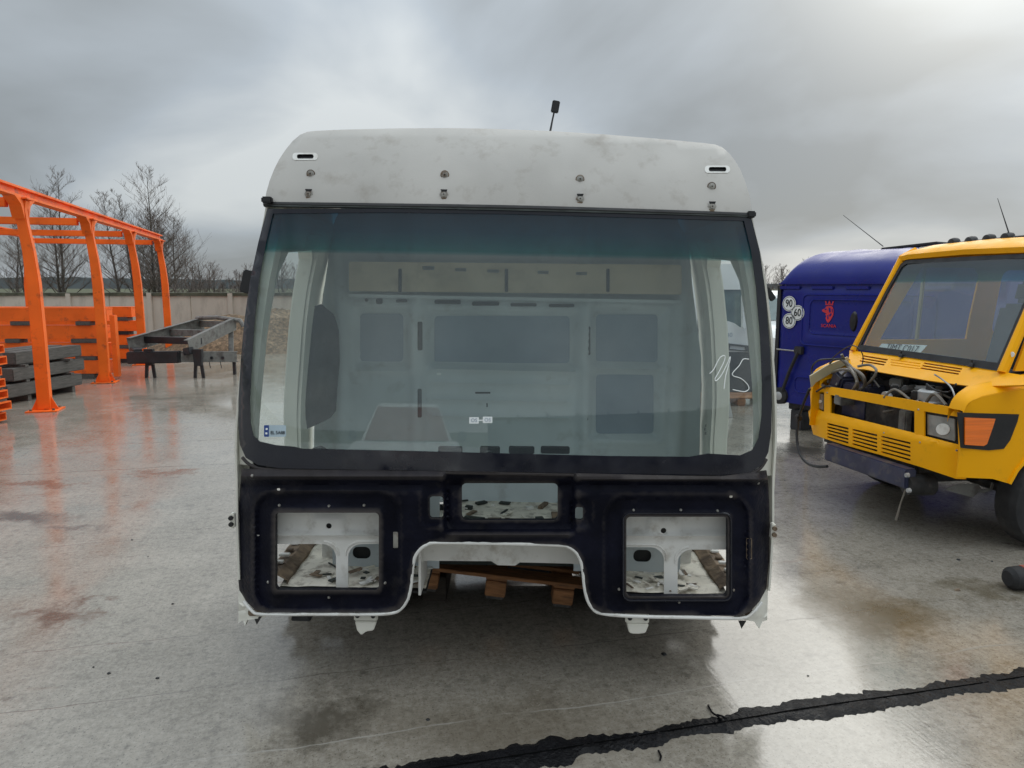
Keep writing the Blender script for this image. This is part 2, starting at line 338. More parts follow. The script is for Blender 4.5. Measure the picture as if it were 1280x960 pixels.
# ------------------------------------------------------------------ mesh helpers
class MB:
    def __init__(self): self.v = []; self.f = []
    def add(self, vs, fs):
        o = len(self.v); self.v += [tuple(p) for p in vs]; self.f += [tuple(i + o for i in f) for f in fs]; return self
    def box(self, c, s, rot=None, taper=None):
        vs = []
        for k in range(8):
            q = Vector(((k & 1) - .5, ((k >> 1) & 1) - .5, ((k >> 2) & 1) - .5))
            p = Vector((q.x * s[0], q.y * s[1], q.z * s[2]))
            if taper and k >= 4: p.x *= taper[0]; p.y *= taper[1]
            if rot is not None: p = rot @ p
            vs.append(p + Vector(c))
        return self.add(vs, [(0, 2, 3, 1), (4, 5, 7, 6), (0, 1, 5, 4), (2, 6, 7, 3), (0, 4, 6, 2), (1, 3, 7, 5)])
    def bar(self, a, b, w, h, up=Vector((0, 0, 1))):
        a, b = Vector(a), Vector(b); d = (b - a); L = d.length; d.normalize()
        s = d.cross(up)
        if s.length < 1e-4: s = d.cross(Vector((1, 0, 0)))
        s.normalize(); u = s.cross(d)
        rot = Matrix((s, d, u)).transposed()
        return self.box((a + b) / 2, (w, L, h), rot)
    def tube(self, pts, r, sides=8, cap=True, closed=False):
        pts = [Vector(p) for p in pts]; n = len(pts)
        rs = r if isinstance(r, (list, tuple)) else [r] * n
        rings = []; prev = None
        for i, p in enumerate(pts):
            t = (pts[(i + 1) % n] - pts[i - 1]) if closed else (pts[min(i + 1, n - 1)] - pts[max(i - 1, 0)])
            if t.length < 1e-9: t = Vector((0, 0, 1))
            t.normalize()
            if prev is None:
                s = t.orthogonal().normalized()
            else:
                s = prev - t * prev.dot(t)
                if s.length < 1e-6: s = t.orthogonal()
                s.normalize()
            prev = s; u = t.cross(s)
            rings.append([p + (s * math.cos(2 * math.pi * k / sides) + u * math.sin(2 * math.pi * k / sides)) * rs[i] for k in range(sides)])
        vs = [q for rg in rings for q in rg]; fs = []
        for i in range(n if closed else n - 1):
            j = (i + 1) % n
            for k in range(sides):
                k2 = (k + 1) % sides
                fs.append((i * sides + k, i * sides + k2, j * sides + k2, j * sides + k))
        if cap and not closed:
            fs.append(tuple(range(sides))[::-1]); fs.append(tuple((n - 1) * sides + k for k in range(sides)))
        return self.add(vs, fs)
    def prism(self, poly, axis_vec, place):
        """poly: 2D list; place(u,v)->3D; extruded by axis_vec"""
        n = len(poly); a = Vector(axis_vec)
        p0 = [Vector(place(*q)) for q in poly]; p1 = [p + a for p in p0]
        fs = [tuple(range(n))[::-1], tuple(range(n, 2 * n))]
        for i in range(n): j = (i + 1) % n; fs.append((i, j, n + j, n + i))
        return self.add(p0 + p1, fs)
    def lathe(self, prof, c, axis='y', seg=28):
        vs = []; fs = []; m = len(prof)
        for k in range(seg):
            a = 2 * math.pi * k / seg
            for (r, h) in prof:
                if axis == 'y': q = (r * math.cos(a), h, r * math.sin(a))
                elif axis == 'z': q = (r * math.cos(a), r * math.sin(a), h)
                else: q = (h, r * math.cos(a), r * math.sin(a))
                vs.append(Vector(q) + Vector(c))
        for k in range(seg):
            k2 = (k + 1) % seg
            for i in range(m - 1): fs.append((k * m + i, k * m + i + 1, k2 * m + i + 1, k2 * m + i))
        return self.add(vs, fs)
    def build(self, name, m, parent=None, bevel=0.0, smooth=True, angle=35):
        me = bpy.data.meshes.new(name); me.from_pydata(self.v, [], self.f)
        bm = bmesh.new(); bm.from_mesh(me)
        bmesh.ops.recalc_face_normals(bm, faces=bm.faces)
        if bevel:
            es = [e_ for e_ in bm.edges if len(e_.link_faces) == 2 and e_.calc_face_angle(0) > 0.5]
            if es: bmesh.ops.bevel(bm, geom=es, offset=bevel, segments=2, affect='EDGES', clamp_overlap=True)
        for f in bm.faces: f.smooth = smooth
        if smooth:
            for e_ in bm.edges:
                if len(e_.link_faces) == 2 and e_.calc_face_angle(0) > R(angle): e_.smooth = False
        bm.to_mesh(me); bm.free()
        me.materials.append(MT[m] if isinstance(m, str) else m)
        o = bpy.data.objects.new(name, me); COL.objects.link(o)
        if parent is not None: o.parent = parent
        return o
def tag(o, label=None, cat=None, group=None, kind=None):
    if label: o['label'] = label
    if cat: o['category'] = cat
    if group: o['group'] = group
    if kind: o['kind'] = kind
    return o
def thing(name, label, cat, Mx=None, group=None):
    o = bpy.data.objects.new(name, None); o.empty_display_size = 0.2; COL.objects.link(o)
    if Mx is not None: o.matrix_world = Mx
    return tag(o, label, cat, group)
def copy_tree(o, parent=None):
    c = o.copy(); COL.objects.link(c)
    if parent is not None: c.parent = parent
    for ch in list(o.children): copy_tree(ch, c)
    return c
def pip(poly, pts):
    poly = np.asarray(poly, float); pts = np.asarray(pts, float)
    x, y = pts[:, 0], pts[:, 1]; ins = np.zeros(len(pts), bool); n = len(poly)
    for i in range(n):
        x1, y1 = poly[i]; x2, y2 = poly[(i + 1) % n]
        cnd = ((y1 > y) != (y2 > y))
        with np.errstate(divide='ignore', invalid='ignore'):
            xi = (x2 - x1) * (y - y1) / (y2 - y1) + x1
        ins ^= cnd & (x < xi)
    return ins
def dist_poly(poly, pts):
    poly = np.asarray(poly, float); pts = np.asarray(pts, float); d = np.full(len(pts), 1e9); n = len(poly)
    for i in range(n):
        a = poly[i]; b = poly[(i + 1) % n]; ab = b - a; L = max((ab ** 2).sum(), 1e-12)
        t = np.clip(((pts - a) @ ab) / L, 0, 1); d = np.minimum(d, np.linalg.norm(pts - (a + t[:, None] * ab), axis=1))
    return d
def resample(poly, sp):
    o = []
    n = len(poly)
    for i in range(n):
        a = Vector(poly[i]); b = Vector(poly[(i + 1) % n]); k = max(1, int(round((b - a).length / sp)))
        for j in range(k): o.append(tuple(a.lerp(b, j / k)))
    return o
def rr(x0, y0, x1, y1, r, n=4):
    o = []
    for cx, cy, a0 in ((x1 - r, y0 + r, -90), (x1 - r, y1 - r, 0), (x0 + r, y1 - r, 90), (x0 + r, y0 + r, 180)):
        for k in range(n + 1):
            a = R(a0 + 90 * k / n); o.append((cx + r * math.cos(a), cy + r * math.sin(a)))
    return o
def smooth_line(pts, n=4):
    """Catmull-Rom through points"""
    P = [Vector(p) for p in pts]; o = []
    for i in range(len(P) - 1):
        p0 = P[max(i - 1, 0)]; p1 = P[i]; p2 = P[i + 1]; p3 = P[min(i + 2, len(P) - 1)]
        for k in range(n):
            t = k / n
            o.append(0.5 * ((2 * p1) + (p2 - p0) * t + (2 * p0 - 5 * p1 + 4 * p2 - p3) * t * t + (3 * p1 - p0 - 3 * p2 + p3) * t ** 3))
    o.append(P[-1]); return o
def sheet(mb, outline, holes, mapf, sp, thick, inner=True):
    """a plate cut from a 2D outline with holes, placed by mapf(u,v)->3D and thickened by the vector (or number for +y) thick"""
    outl = resample(outline, sp); hs = [resample(h, sp) for h in holes]
    pts = []; edges = []
    for loop in [outl] + hs:
        o = len(pts); pts += [Vector(p) for p in loop]; k = len(loop)
        edges += [(o + i, o + (i + 1) % k) for i in range(k)]
    if inner:
        a = np.array(outl); g = []
        y = a[:, 1].min() + sp * .5; row = 0
        while y < a[:, 1].max():
            x = a[:, 0].min() + sp * (.5 if row % 2 else 1.0)
            while x < a[:, 0].max(): g.append((x, y)); x += sp
            y += sp * .87; row += 1
        if g:
            g = np.array(g); k = pip(outl, g) & (dist_poly(outl, g) > sp * .5)
            for h in hs:
                k &= ~pip(h, g); k &= dist_poly(h, g) > sp * .5
            pts += [Vector(p) for p in g[k]]
    v, e_, f, *_ = geometry.delaunay_2d_cdt(pts, edges, [], 0, 1e-6)
    cen = np.array([((v[t[0]] + v[t[1]] + v[t[2]]) / 3)[:] for t in f])
    keep = pip(outl, cen)
    for h in hs: keep &= ~pip(h, cen)
    tris = [tuple(t) for t, k in zip(f, keep) if k]
    th = Vector((0, thick, 0)) if isinstance(thick, (int, float)) else Vector(thick)
    P = [Vector(mapf(q.x, q.y)) for q in v]; n = len(P)
    faces = list(tris) + [tuple(i + n for i in t[::-1]) for t in tris]
    cnt = {}
    for t in tris:
        for i in range(3):
            a, b = t[i], t[(i + 1) % 3]; cnt[(a, b)] = cnt.get((a, b), 0) + 1
    for (a, b) in cnt:
        if (b, a) not in cnt: faces.append((a, b, b + n, a + n))
    return mb.add(P + [p + th for p in P], faces)
def text_part(s, size, name, m, parent, Mx, ext=0.0008, align='CENTER'):
    cu = bpy.data.curves.new(name, 'FONT'); cu.body = s; cu.size = size; cu.align_x = align; cu.align_y = 'CENTER'; cu.extrude = ext; cu.resolution_u = 3
    o = bpy.data.objects.new(name, cu); COL.objects.link(o)
    me = bpy.data.meshes.new_from_object(o.evaluated_get(bpy.context.evaluated_depsgraph_get()))
    bpy.data.objects.remove(o); me.transform(Mx); me.materials.clear(); me.materials.append(MT[m])
    q = bpy.data.objects.new(name, me); COL.objects.link(q); q.parent = parent
    return q
def axes(x, y, loc):
    x = Vector(x).normalized(); y = Vector(y); z = x.cross(y).normalized(); y = z.cross(x)
    Mx = Matrix((x, y, z)).transposed().to_4x4(); Mx.translation = loc; return Mx
def fbm(p, o=4): return noise.fractal(Vector(p), 1.0, 2.0, o)
def sstep(a, b, x):
    t = min(1, max(0, (x - a) / (b - a))); return t * t * (3 - 2 * t)
#@@SPLIT@@
# ================================================================== THE SETTING
g = MB(); g.add([(-1500, -600, -0.10), (1500, -600, -0.10), (1500, 2000, -0.10), (-1500, 2000, -0.10)], [(0, 1, 2, 3)])
tag(g.build('ground', 'grass', smooth=False), 'rough grass and soil beyond the yard wall', kind='structure')
LA = R(13.5); LU = Vector((math.cos(LA), math.sin(LA), 0)); LN = Vector((-math.sin(LA), math.cos(LA), 0))
yard = MB()
yard.add([(-70, -45, -0.03), (70, -45, -0.03), (70, 24.3, -0.03), (-70, 24.3, -0.03)], [(0, 1, 2, 3)])
yard = tag(yard.build('concrete_yard', 'black', smooth=False), 'wet concrete yard cast in long lanes', kind='structure')
C0, LW = 2.555, 9.545
def lane_poly(c0, c1):
    """lane between two joint lines, clipped to the yard"""
    pts = [(-90, c0), (90, c0), (90, c1), (-90, c1)]
    w = [LU * a + LN * c for a, c in pts]
    w = [(p.x, p.y) for p in w]
    for ax, lim, sg in ((0, -68, 1), (0, 68, -1), (1, -44, 1), (1, 24.25, -1)):
        o = []
        for i in range(len(w)):
            a, b = w[i], w[(i + 1) % len(w)]
            ia, ib = sg * (a[ax] - lim) >= 0, sg * (b[ax] - lim) >= 0
            if ia: o.append(a)
            if ia != ib:
                t = (lim - a[ax]) / (b[ax] - a[ax]); o.append((a[0] + t * (b[0] - a[0]), a[1] + t * (b[1] - a[1])))
        w = o
        if len(w) < 3: return None
    return w
for k in range(-6, 5):
    p = lane_poly(C0 + k * LW + 0.006, C0 + (k + 1) * LW - 0.006)
    if p:
        MB().prism(p, (0, 0, 0.028), lambda x, y: (x, y, -0.028)).build('concrete_slab', 'concrete', yard, smooth=False)
# bitumen sealing strip over the near joint, ragged edges
tar = MB(); vs = []; fs = []
N = 1500; a0, a1 = -8.0, 14.0
def tar_side(a, s):
    wv = 0.062 + 0.030 * fbm((a * 1.3, s * 7.1, 2), 3) + 0.026 * fbm((a * 8, s * 3.3, 5), 3) + 0.020 * fbm((a * 38, s * 5, 1), 3) + (.05 if fbm((a * 2.1, s * 9, 4), 2) > .42 else 0) * sstep(.42, .6, fbm((a * 2.1, s * 9, 4), 2))
    return s * max(0.022, wv) + 0.012 * fbm((a * .8, 0, 9), 2)
for i in range(N + 1):
    a = a0 + (a1 - a0) * i / N
    lo, hi = tar_side(a, -1), tar_side(a, 1)
    for c in (lo, lo * .55, hi * .55, hi):
        p = LU * a + LN * (C0 + c)
        z = 0.011 + .004 * fbm((a * 7, c * 30, 3), 3)
        if c in (lo, hi): z = 0.0008
        vs.append((p.x, p.y, z))
for i in range(N):
    for k in range(3):
        q = i * 4 + k; fs.append((q, q + 1, q + 5, q + 4))
tar.add(vs, fs)
tar_o = tag(tar.build('tar_joint', 'tar'), 'black ragged bitumen strip sealing the concrete joint', kind='structure')
gr = MB(); vs = []; fs = []
for i in range(161):
    a = a0 + (a1 - a0) * i / 160
    for s in (-1, 1):
        p = LU * a + LN * (C0 + s * (0.004 + 0.0015 * fbm((a * 6, s, 3), 2)) + 0.012 * fbm((a * .8, 0, 9), 2)); vs.append((p.x, p.y, 0.0122))
for i in range(160): fs.append((2 * i, 2 * i + 1, 2 * i + 3, 2 * i + 2))
MT['soot'] = mat('soot', (0.004, 0.004, 0.004), 0.9, spec=0.0)
gr.add(vs, fs); gr.build('joint_groove', 'soot', tar_o)
# loose curls of bitumen
for pts in ([(885, 883), (890, 893), (897, 899), (902, 905)], [(896, 895), (903, 898), (908, 902)], [(823, 940), (826, 948), (825, 954)]):
    q = [gnd(x, y) + Vector((0, 0, 0.006 + 0.004 * i)) for i, (x, y) in enumerate(pts)]
    MB().tube(smooth_line(q), 0.0045, 5).build('tar_curl', 'tar', tar_o)

# far woods on the horizon
hb = MB(); vs = []; fs = []; NH = 260
for i in range(NH + 1):
    x = -900 + 1800 * i / NH
    h = 6.0 + 4.0 * fbm((x * .006, 1, 0), 4) + 1.6 * fbm((x * .05, 3, 0), 3)
    if x < -60: h += 2.5 * sstep(-60, -200, x)
    vs += [(x, 620, -1), (x, 622, max(3.0, h)), (x, 700, max(2.5, h * .9))]
for i in range(NH):
    q = 3 * i; fs += [(q, q + 3, q + 4, q + 1), (q + 1, q + 4, q + 5, q + 2)]
hb.add(vs, fs); tag(hb.build('hills', 'hill'), 'far low wooded ridge on the horizon', kind='structure')

# concrete panel wall
WY = 24.0; WT = 1.60
wall = thing('yard_wall', 'weathered concrete panel wall with mossy coping along the yard edge', 'wall', Matrix.Translation((0, WY, 0)))
PW = 1.335
proto = None
x = -36 * PW
x0w = atY(190, 400, WY).x % PW
i = 0
for k in range(-24, 26):
    xc = x0w + k * PW + PW / 2
    if proto is None:
        b = MB(); b.box((0, 0, WT / 2 - .02), (PW - 0.03, 0.10, WT - .06)); proto = b.build('panel', 'wall', wall, bevel=0.008)
        p = proto
    else:
        p = proto.copy(); COL.objects.link(p)
    p.location = (xc, random.uniform(-.012, .012), random.uniform(-.02, .01)); p.rotation_euler = (0, random.uniform(-.006, .006), random.uniform(-.008, .008))
pp = None
for k in range(-24, 27, 2):
    if pp is None:
        b = MB(); b.box((0, -0.02, WT / 2), (0.16, 0.20, WT + .03)); pp = b.build('post', 'wall', wall, bevel=0.01); p = pp
    else:
        p = pp.copy(); COL.objects.link(p)
    p.location = (x0w + (k + 1) * PW, 0, random.uniform(0, .03))
cb = MB(); vs = []
for k in range(-120, 121):
    xx = k * .28
    z0 = WT - .055 + 0.02 * fbm((xx * .9, 0, 4), 3)
    z1 = WT + .035 + 0.035 * abs(fbm((xx * 2.3, 5, 1), 3))
    vs += [(xx, -.10, z0), (xx, -.09, z1), (xx, .10, z1 + .01), (xx, .10, z0)]
fs = []
for k in range(240):
    q = 4 * k
    for j in range(4): fs.append((q + j, q + (j + 1) % 4, q + 4 + (j + 1) % 4, q + 4 + j))
cb.add(vs, fs); cb.build('coping', 'coping', wall)

# heap of brown leaves and soil against the wall
def heap(name, cx, cy, rx, ry, h, seed, label):
    m_ = MB(); vs = []; fs = []; NX, NY = 90, 40
    for j in range(NY + 1):
        for i in range(NX + 1):
            u = -1 + 2 * i / NX; v = -1 + 2 * j / NY
            r = math.sqrt(u * u + v * v)
            z = h * max(0, 1 - r * r) ** .8 * (1 + .35 * fbm((u * 3, v * 3, seed), 4)) + .05 * fbm((u * 14, v * 14, seed), 3) * (1 if r < 1 else 0)
            vs.append((u * rx, v * ry, z if r < 1 else -.02))
    for j in range(NY):
        for i in range(NX):
            q = j * (NX + 1) + i; fs.append((q, q + 1, q + NX + 2, q + NX + 1))
    m_.add(vs, fs); o = m_.build(name, 'heap'); o.location = (cx, cy, 0)
    return tag(o, label, kind='stuff')
heap('leaf_heap', -7.6, 22.3, 4.2, 2.6, 1.0, 3, 'brown heap of leaves and soil banked against the wall')

# bare trees beyond the wall
def tree(px, Y, h, seed, label, spread=0.28, stems=1, name='bare_tree', dens=1.0):
    rnd = random.Random(seed)
    base = atY(px, 358, Y); base.z = -0.1
    root = thing(name, label, 'tree', Matrix.Translation(base), 'bare trees beyond the wall')
    tr = MB(); cr = MB(); br = MB()
    def grow(p, d, L, r, depth, mbs):
        n = 4 if depth < 2 else 3
        pts = [p]; rs = [r]; q = p.copy(); dd = d.copy()
        for i in range(n):
            dd = (dd + Vector((rnd.gauss(0, .10), rnd.gauss(0, .10), rnd.gauss(0.045, .05)))).normalized()
            q = q + dd * (L / n); pts.append(q.copy()); rs.append(max(.0042, r * (1 - .75 * (i + 1) / n)))
        mbs.tube(pts, rs, 5 if depth < 2 else 3, cap=False)
        if depth >= 4: return
        k = int((6, 7, 5, 4)[min(depth - 1, 3)] * dens + rnd.random())
        for j in range(k):
            t = rnd.uniform(.25, 1.0); idx = min(n - 1, int(t * n)); b = pts[idx].lerp(pts[idx + 1], t * n - idx)
            az = rnd.uniform(0, 2 * math.pi); side = Vector((math.cos(az), math.sin(az), rnd.uniform(.1, .7)))
            nd = (dd * rnd.uniform(.5, 1.0) + side * rnd.uniform(.45, .85)).normalized()
            grow(b, nd, L * rnd.uniform(.38, .62), max(.005, rs[idx] * .5), depth + 1, cr if depth >= 1 else br)
    for s in range(stems):
        off = Vector((rnd.uniform(-.5, .5), rnd.uniform(-.5, .5), 0)) * (0 if stems == 1 else 1)
        hh = h * (1 if s == 0 else rnd.uniform(.7, .95))
        lean = Vector((rnd.gauss(0, .05), rnd.gauss(0, .05), 1)) + off * .08
        pts = []; rs = []
        NT = 12
        for i in range(NT + 1):
            t = i / NT
            pts.append(off + Vector((lean.x * hh * t + .12 * fbm((t * 2, seed, s), 2), lean.y * hh * t, hh * t))); rs.append(max(.012, .013 * hh * (1 - t) ** 1.1 + .008))
        tr.tube(pts, rs, 6, cap=False)
        nb = int(34 * dens)
        for j in range(nb):
            t = .10 + .88 * ((j + rnd.random()) / nb)
            idx = min(NT - 1, int(t * NT)); b = pts[idx].lerp(pts[idx + 1], t * NT - idx)
            az = j * 2.4 + rnd.uniform(-.5, .5)
            up = rnd.uniform(.35, .9) + .5 * t
            d = Vector((math.cos(az), math.sin(az), up)).normalized()
            grow(b, d, hh * spread * (1.08 - t) ** .75 * rnd.uniform(.8, 1.2), max(.012, rs[idx] * .42), 2, cr)
    tr.build('trunk', 'bark', root); cr.build('crown', 'twig', root)
    return root
tree(78, 44, 8.6, 11, 'bare tree with thin drooping side twigs behind the first orange posts', .30, 2)
tree(28, 48, 6.2, 12, 'low bare tree at the outer end of the row', .30, 2)
tree(150, 42, 7.0, 13, 'slender single-stemmed bare tree between two orange posts', .30, 1)
tree(172, 46, 7.6, 14, 'bare tree with a rusty tuft of dead leaves in its top', .25, 1)
tree(188, 43, 8.3, 15, 'tallest bare tree standing behind the last orange post', .34, 3)
tree(206, 45, 6.4, 16, 'spreading bare tree beside the tallest one', .42, 2)
for k, (px, hgt, lb) in enumerate(((238, 2.9, 'low bare shrub just past the spreading tree'), (257, 3.3, 'upright thin bush rising over the wall coping'), (283, 2.8, 'sparse twiggy bush over the wall beside the cab'), (305, 3.0, 'twiggy bush seen close to the cab mirror stub'))):
    tree(px, 34 + k, hgt, 30 + k, lb, .42, 4, 'bare_bush', .55)
for k, (px, hgt, lb) in enumerate(((352, 3.6, 'bare shrub seen over the wall through the missing door'), (962, 3.0, 'bare shrub over the wall beside the blue cab'), (985, 3.2, 'bare shrub over the wall behind the blue cab'))):
    tree(px, 36 + k, hgt, 50 + k, lb, .42, 4, 'bare_bush', .55)
#@@SPLIT@@
# ================================================================== LEFT SIDE OF THE YARD
# orange steel portal frame
A1 = gnd(57, 513); A2 = gnd(132, 478); STEP = Vector((A2.x - A1.x, A2.y - A1.y, 0))
ang = math.atan2(STEP.y, STEP.x) - R(90)
pf = thing('orange_portal_frame', 'tall orange steel frame of bowed posts and top rails', 'steel frame', Matrix.Translation((A1.x, A1.y, 0)) @ Matrix.Rotation(ang, 4, 'Z'))
SL = STEP.length; TOPZ = 3.2; BACK = -3.35
def column(x, y, sgn):
    b = MB()
    prof = [(0.0, .02, .115), (0.0, 1.1, .115), (-.005, 1.9, .112), (-.03, 2.35, .10), (-.075, 2.75, .092), (-.10, 2.95, .105), (-.10, 3.08, .15)]
    vs = []; fs = []
    for (o, z, w) in prof:
        for (sx, sy) in ((-1, -1), (1, -1), (1, 1), (-1, 1)): vs.append((x + sgn * o + sx * w * .74, y + sy * w * .62, z))
    for i in range(len(prof) - 1):
        for k in range(4): fs.append((4 * i + k, 4 * i + (k + 1) % 4, 4 * i + 4 + (k + 1) % 4, 4 * i + 4 + k))
    fs.append((3, 2, 1, 0)); q = 4 * (len(prof) - 1); fs.append((q, q + 1, q + 2, q + 3))
    b.add(vs, fs); c = b.build('post', 'orange', pf, bevel=.010)
    for bx_, by_ in ((-.15, -.14), (.15, -.14), (-.15, .14), (.15, .14)):
        MB().lathe([(0, .045), (.018, .045), (.020, .018)], (x + bx_, y + by_, 0), 'z', 6).build('anchor_bolt', 'rusty', c)
    MB().box((x, y, .010), (.42, .40, .018)).build('base_plate', 'orange', c, bevel=.003)
    for s in (-1, 1):
        MB().prism([(0.085, .02), (.18, .02), (.085, .22)], (0, .014, 0), lambda u, v: (x + s * u, y - .007, v)).build('gusset', 'orange', c, smooth=False)
    MB().box((x - sgn * -.0 + (-.10 * sgn), y, 3.10), (.30, .32, .022)).build('top_plate', 'orange', c, bevel=.003)
for k in range(-1, 4):
    column(0, k * SL, 1); column(BACK, k * SL, -1)
def ibeam(b, a, c, w, h, t=.014):
    a, c = Vector(a), Vector(c)
    b.bar(a + Vector((0, 0, h / 2 - t / 2)), c + Vector((0, 0, h / 2 - t / 2)), w, t)
    b.bar(a - Vector((0, 0, h / 2 - t / 2)), c - Vector((0, 0, h / 2 - t / 2)), w, t)
    b.bar(a, c, t * .9, h - 2 * t - .001)
    return b
for xx in (-.10, BACK + .10):
    ibeam(MB(), (xx, -1.2 * SL, 3.19), (xx, 3.05 * SL, 3.19), .16, .15, .03).build('top_rail', 'orange', pf, smooth=False)
for k in range(-1, 4):
    MB().box(((BACK) / 2, k * SL, 3.05), (-BACK - .52, .12, .13)).build('cross_beam', 'orange', pf, bevel=.008)
# haunch plates under the top rails
for k in range(-1, 4):
    for s in (-1, 1):
        for xx in (-.10, BACK + .10):
            MB().prism([(0, 0), (.30, 0), (.10, -.10), (0, -.30)], (.16, 0, 0), lambda u, v: (xx - .08, k * SL + s * (.085 + u), 3.115 + v)).build('haunch', 'orange', pf, smooth=False)

# stacked orange steel beams
def obeam(name, a, b_, h, d, label, group):
    a, b_ = Vector(a), Vector(b_)
    m = MB(); L = (b_ - a).length
    dirv = (b_ - a).normalized()
    root = thing(name, label, 'steel beam', axes(dirv, Vector((0, 0, 1)).cross(dirv) * 1.0, a), group)
    MB().box((L / 2, -d / 2 + .008, h / 2), (L, .012, h - .05)).build('web', 'orange', root, smooth=False)
    MB().box((L / 2, 0, h - .014), (L, d, .026)).build('top_flange', 'orange', root, bevel=.003)
    MB().box((L / 2, 0, .014), (L, d, .026)).build('bottom_flange', 'orange', root, bevel=.003)
    MB().box((L - .02, 0, h / 2), (.02, d - .02, h - .056)).build('end_plate', 'orange', root, smooth=False)
    return root
names = ['lowest', 'second', 'third', 'topmost']
YA, YB = 14.6, 17.6
xa = atY(139, 440, YA).x; xb = atY(174, 440, YB).x
for k in range(4):
    z = .10 + k * .352
    obeam('orange_beam', (xa - 4.6 - .1 * k, YA + random.uniform(-.03, .03), z), (xa + (0, .06, -.05, .02)[k], YA + random.uniform(-.03, .03), z), .27, .24, 'orange steel beam, %s in the stack behind the grey timbers' % names[k], 'orange beams stacked inside the frame')
    z = .10 + k * .338
    obeam('orange_beam', (xb - 5.0, YB, z), (xb + (.03, -.02, .05, -.06)[k], YB, z), .25, .24, 'orange steel beam, %s in the stack beside the truck chassis' % names[k], 'orange beams stacked inside the frame')
    for j, off in enumerate((-.45, -1.9, -3.6)):
        zz = .10 + k * .352 - .082
        if k == 0: zz = 0.0
        hgt = .10 if k == 0 else .081
        o = MB().box((0, 0, hgt / 2), (.30 + .12 * ((j + k) % 3), .26, hgt)).build('wood_spacer', 'wood_grey', bevel=.006)
        o.location = (xa + off + .2 * ((j * k) % 2), YA - .01, zz); tag(o, 'grey wood block under the %s orange beam behind the timbers, %s' % (names[k], ('by the short upright', 'halfway along', 'at the hidden end')[j]), 'wood block', 'spacer blocks between the orange beams')
        if j < 2:
            hgt = .10 if k == 0 else .087
            o = MB().box((0, 0, hgt / 2), (.36, .26, hgt)).build('wood_spacer', 'wood_grey' if (k + j) % 2 else 'black', bevel=.006)
            o.location = (xb + off * .75, YB - .01, 0 if k == 0 else .10 + k * .338 - .088); tag(o, '%s wood block under the %s orange beam beside the chassis, %s' % ('grey' if (k + j) % 2 else 'black', names[k], ('at its cut end', 'further in')[j]), 'wood block', 'spacer blocks between the orange beams')
    # upright stop post of the stack
sp = MB().box((0, 0, .66), (.10, .12, 1.24)).build('stack_post', 'orange', bevel=.006); sp.location = (xa + .16, YA - .12, .05 - .05)
tag(sp, 'short orange upright holding the end of the beam stack', 'steel post')

# grey timbers, three layers receding along the frame
T0 = gnd(14, 506)
wl_names = ['bottom', 'middle', 'top']
for lay in range(3):
    for j in range(3):
        L = (1.62, 1.70, 1.60)[lay] + random.uniform(-.08, .08)
        o = MB().box((0, L / 2, .105), (.25, L, .20)).build('timber_beam', 'wood_grey', bevel=.012)
        o.location = (T0.x - .12 - j * .31 - .05 * lay + random.uniform(-.03, .03), T0.y + .02 + .14 * lay + random.uniform(-.1, .1), .10 + lay * .245)
        o.rotation_euler = (0, 0, R(-6 + random.uniform(-2, 2)))
        tag(o, 'grey weathered timber in the %s layer of the stack, %s' % (wl_names[lay], ('beside the orange post', 'in the middle of its layer', 'on the far side of its layer')[j]), 'timber', 'stacked grey timbers')
for j, yy in enumerate((.35, 1.3)):
    for lay in range(3):
        o = MB().box((0, 0, .0), (1.0, .09, .04 if lay else .098)).build('bearer', 'wood_grey', bevel=.004)
        o.location = (T0.x - .50 + .15 * j, T0.y + yy + .1, .05 if lay == 0 else .10 + lay * .245 - .0175)
        tag(o, 'thin wooden bearer under the %s timber layer, %s end' % (wl_names[lay], ('cut', 'far')[j]), 'bearer', 'bearers under the timbers')
# stack of orange channels, only their ends show
E0 = gnd(6, 528)
for k in range(7):
    root = thing('orange_channel', 'orange steel channel, %s of the small stack beside the timbers' % ['lowest', 'second lowest', 'third lowest', 'middle', 'third highest', 'second highest', 'topmost'][k], 'steel channel', Matrix.Translation((E0.x + .03 * ((k * 3) % 4 - 1), E0.y - .05, .02 + k * .155)) @ Matrix.Rotation(R(2 * (k % 3 - 1)), 4, 'Z'), 'stacked orange channels')
    MB().box((-.9, 0, .012), (1.8, .26, .016)).build('bottom_flange', 'orange', root, smooth=False)
    MB().box((-.9, 0, .108), (1.8, .26, .016)).build('top_flange', 'orange', root, smooth=False)
    MB().box((-.9, .123, .060), (1.8, .014, .080)).build('web', 'orange', root, smooth=False)
    MB().box((-.16, 0, .132), (.22, .24, .030)).build('packing_strip', 'wood_grey', root, smooth=False)

# sawn-off truck chassis on forked legs
ch = thing('truck_chassis', 'sawn-off grey truck chassis frame tilted up on forked legs', 'truck chassis', Matrix.Identity(4))
Yn, Yf = 14.6, 16.6
def rail(p0, p1, h, w, m, name):
    a, b_ = Vector(p0), Vector(p1)
    o = MB()
    d = (b_ - a).normalized(); up = Vector((0, 0, 1)); s = d.cross(up).normalized(); u = s.cross(d)
    o.bar(a, b_, .012, h, up)
    o.bar(a + u * (h / 2 - .006) + s * (w / 2), b_ + u * (h / 2 - .006) + s * (w / 2), w, .012, up)
    o.bar(a - u * (h / 2 - .006) + s * (w / 2), b_ - u * (h / 2 - .006) + s * (w / 2), w, .012, up)
    return o.build(name, m, ch, smooth=False)
Lr0, Lr1 = atY(160, 431, Yn + .6), atY(254, 404, Yf + .6)
Rr0, Rr1 = atY(236, 433, Yn - .1), atY(294, 405, Yf - .6)
rail(Lr0, Lr1, .30, .09, 'chassis', 'side_rail'); rail(Rr0, Rr1, .26, -.09, 'chassis', 'side_rail')
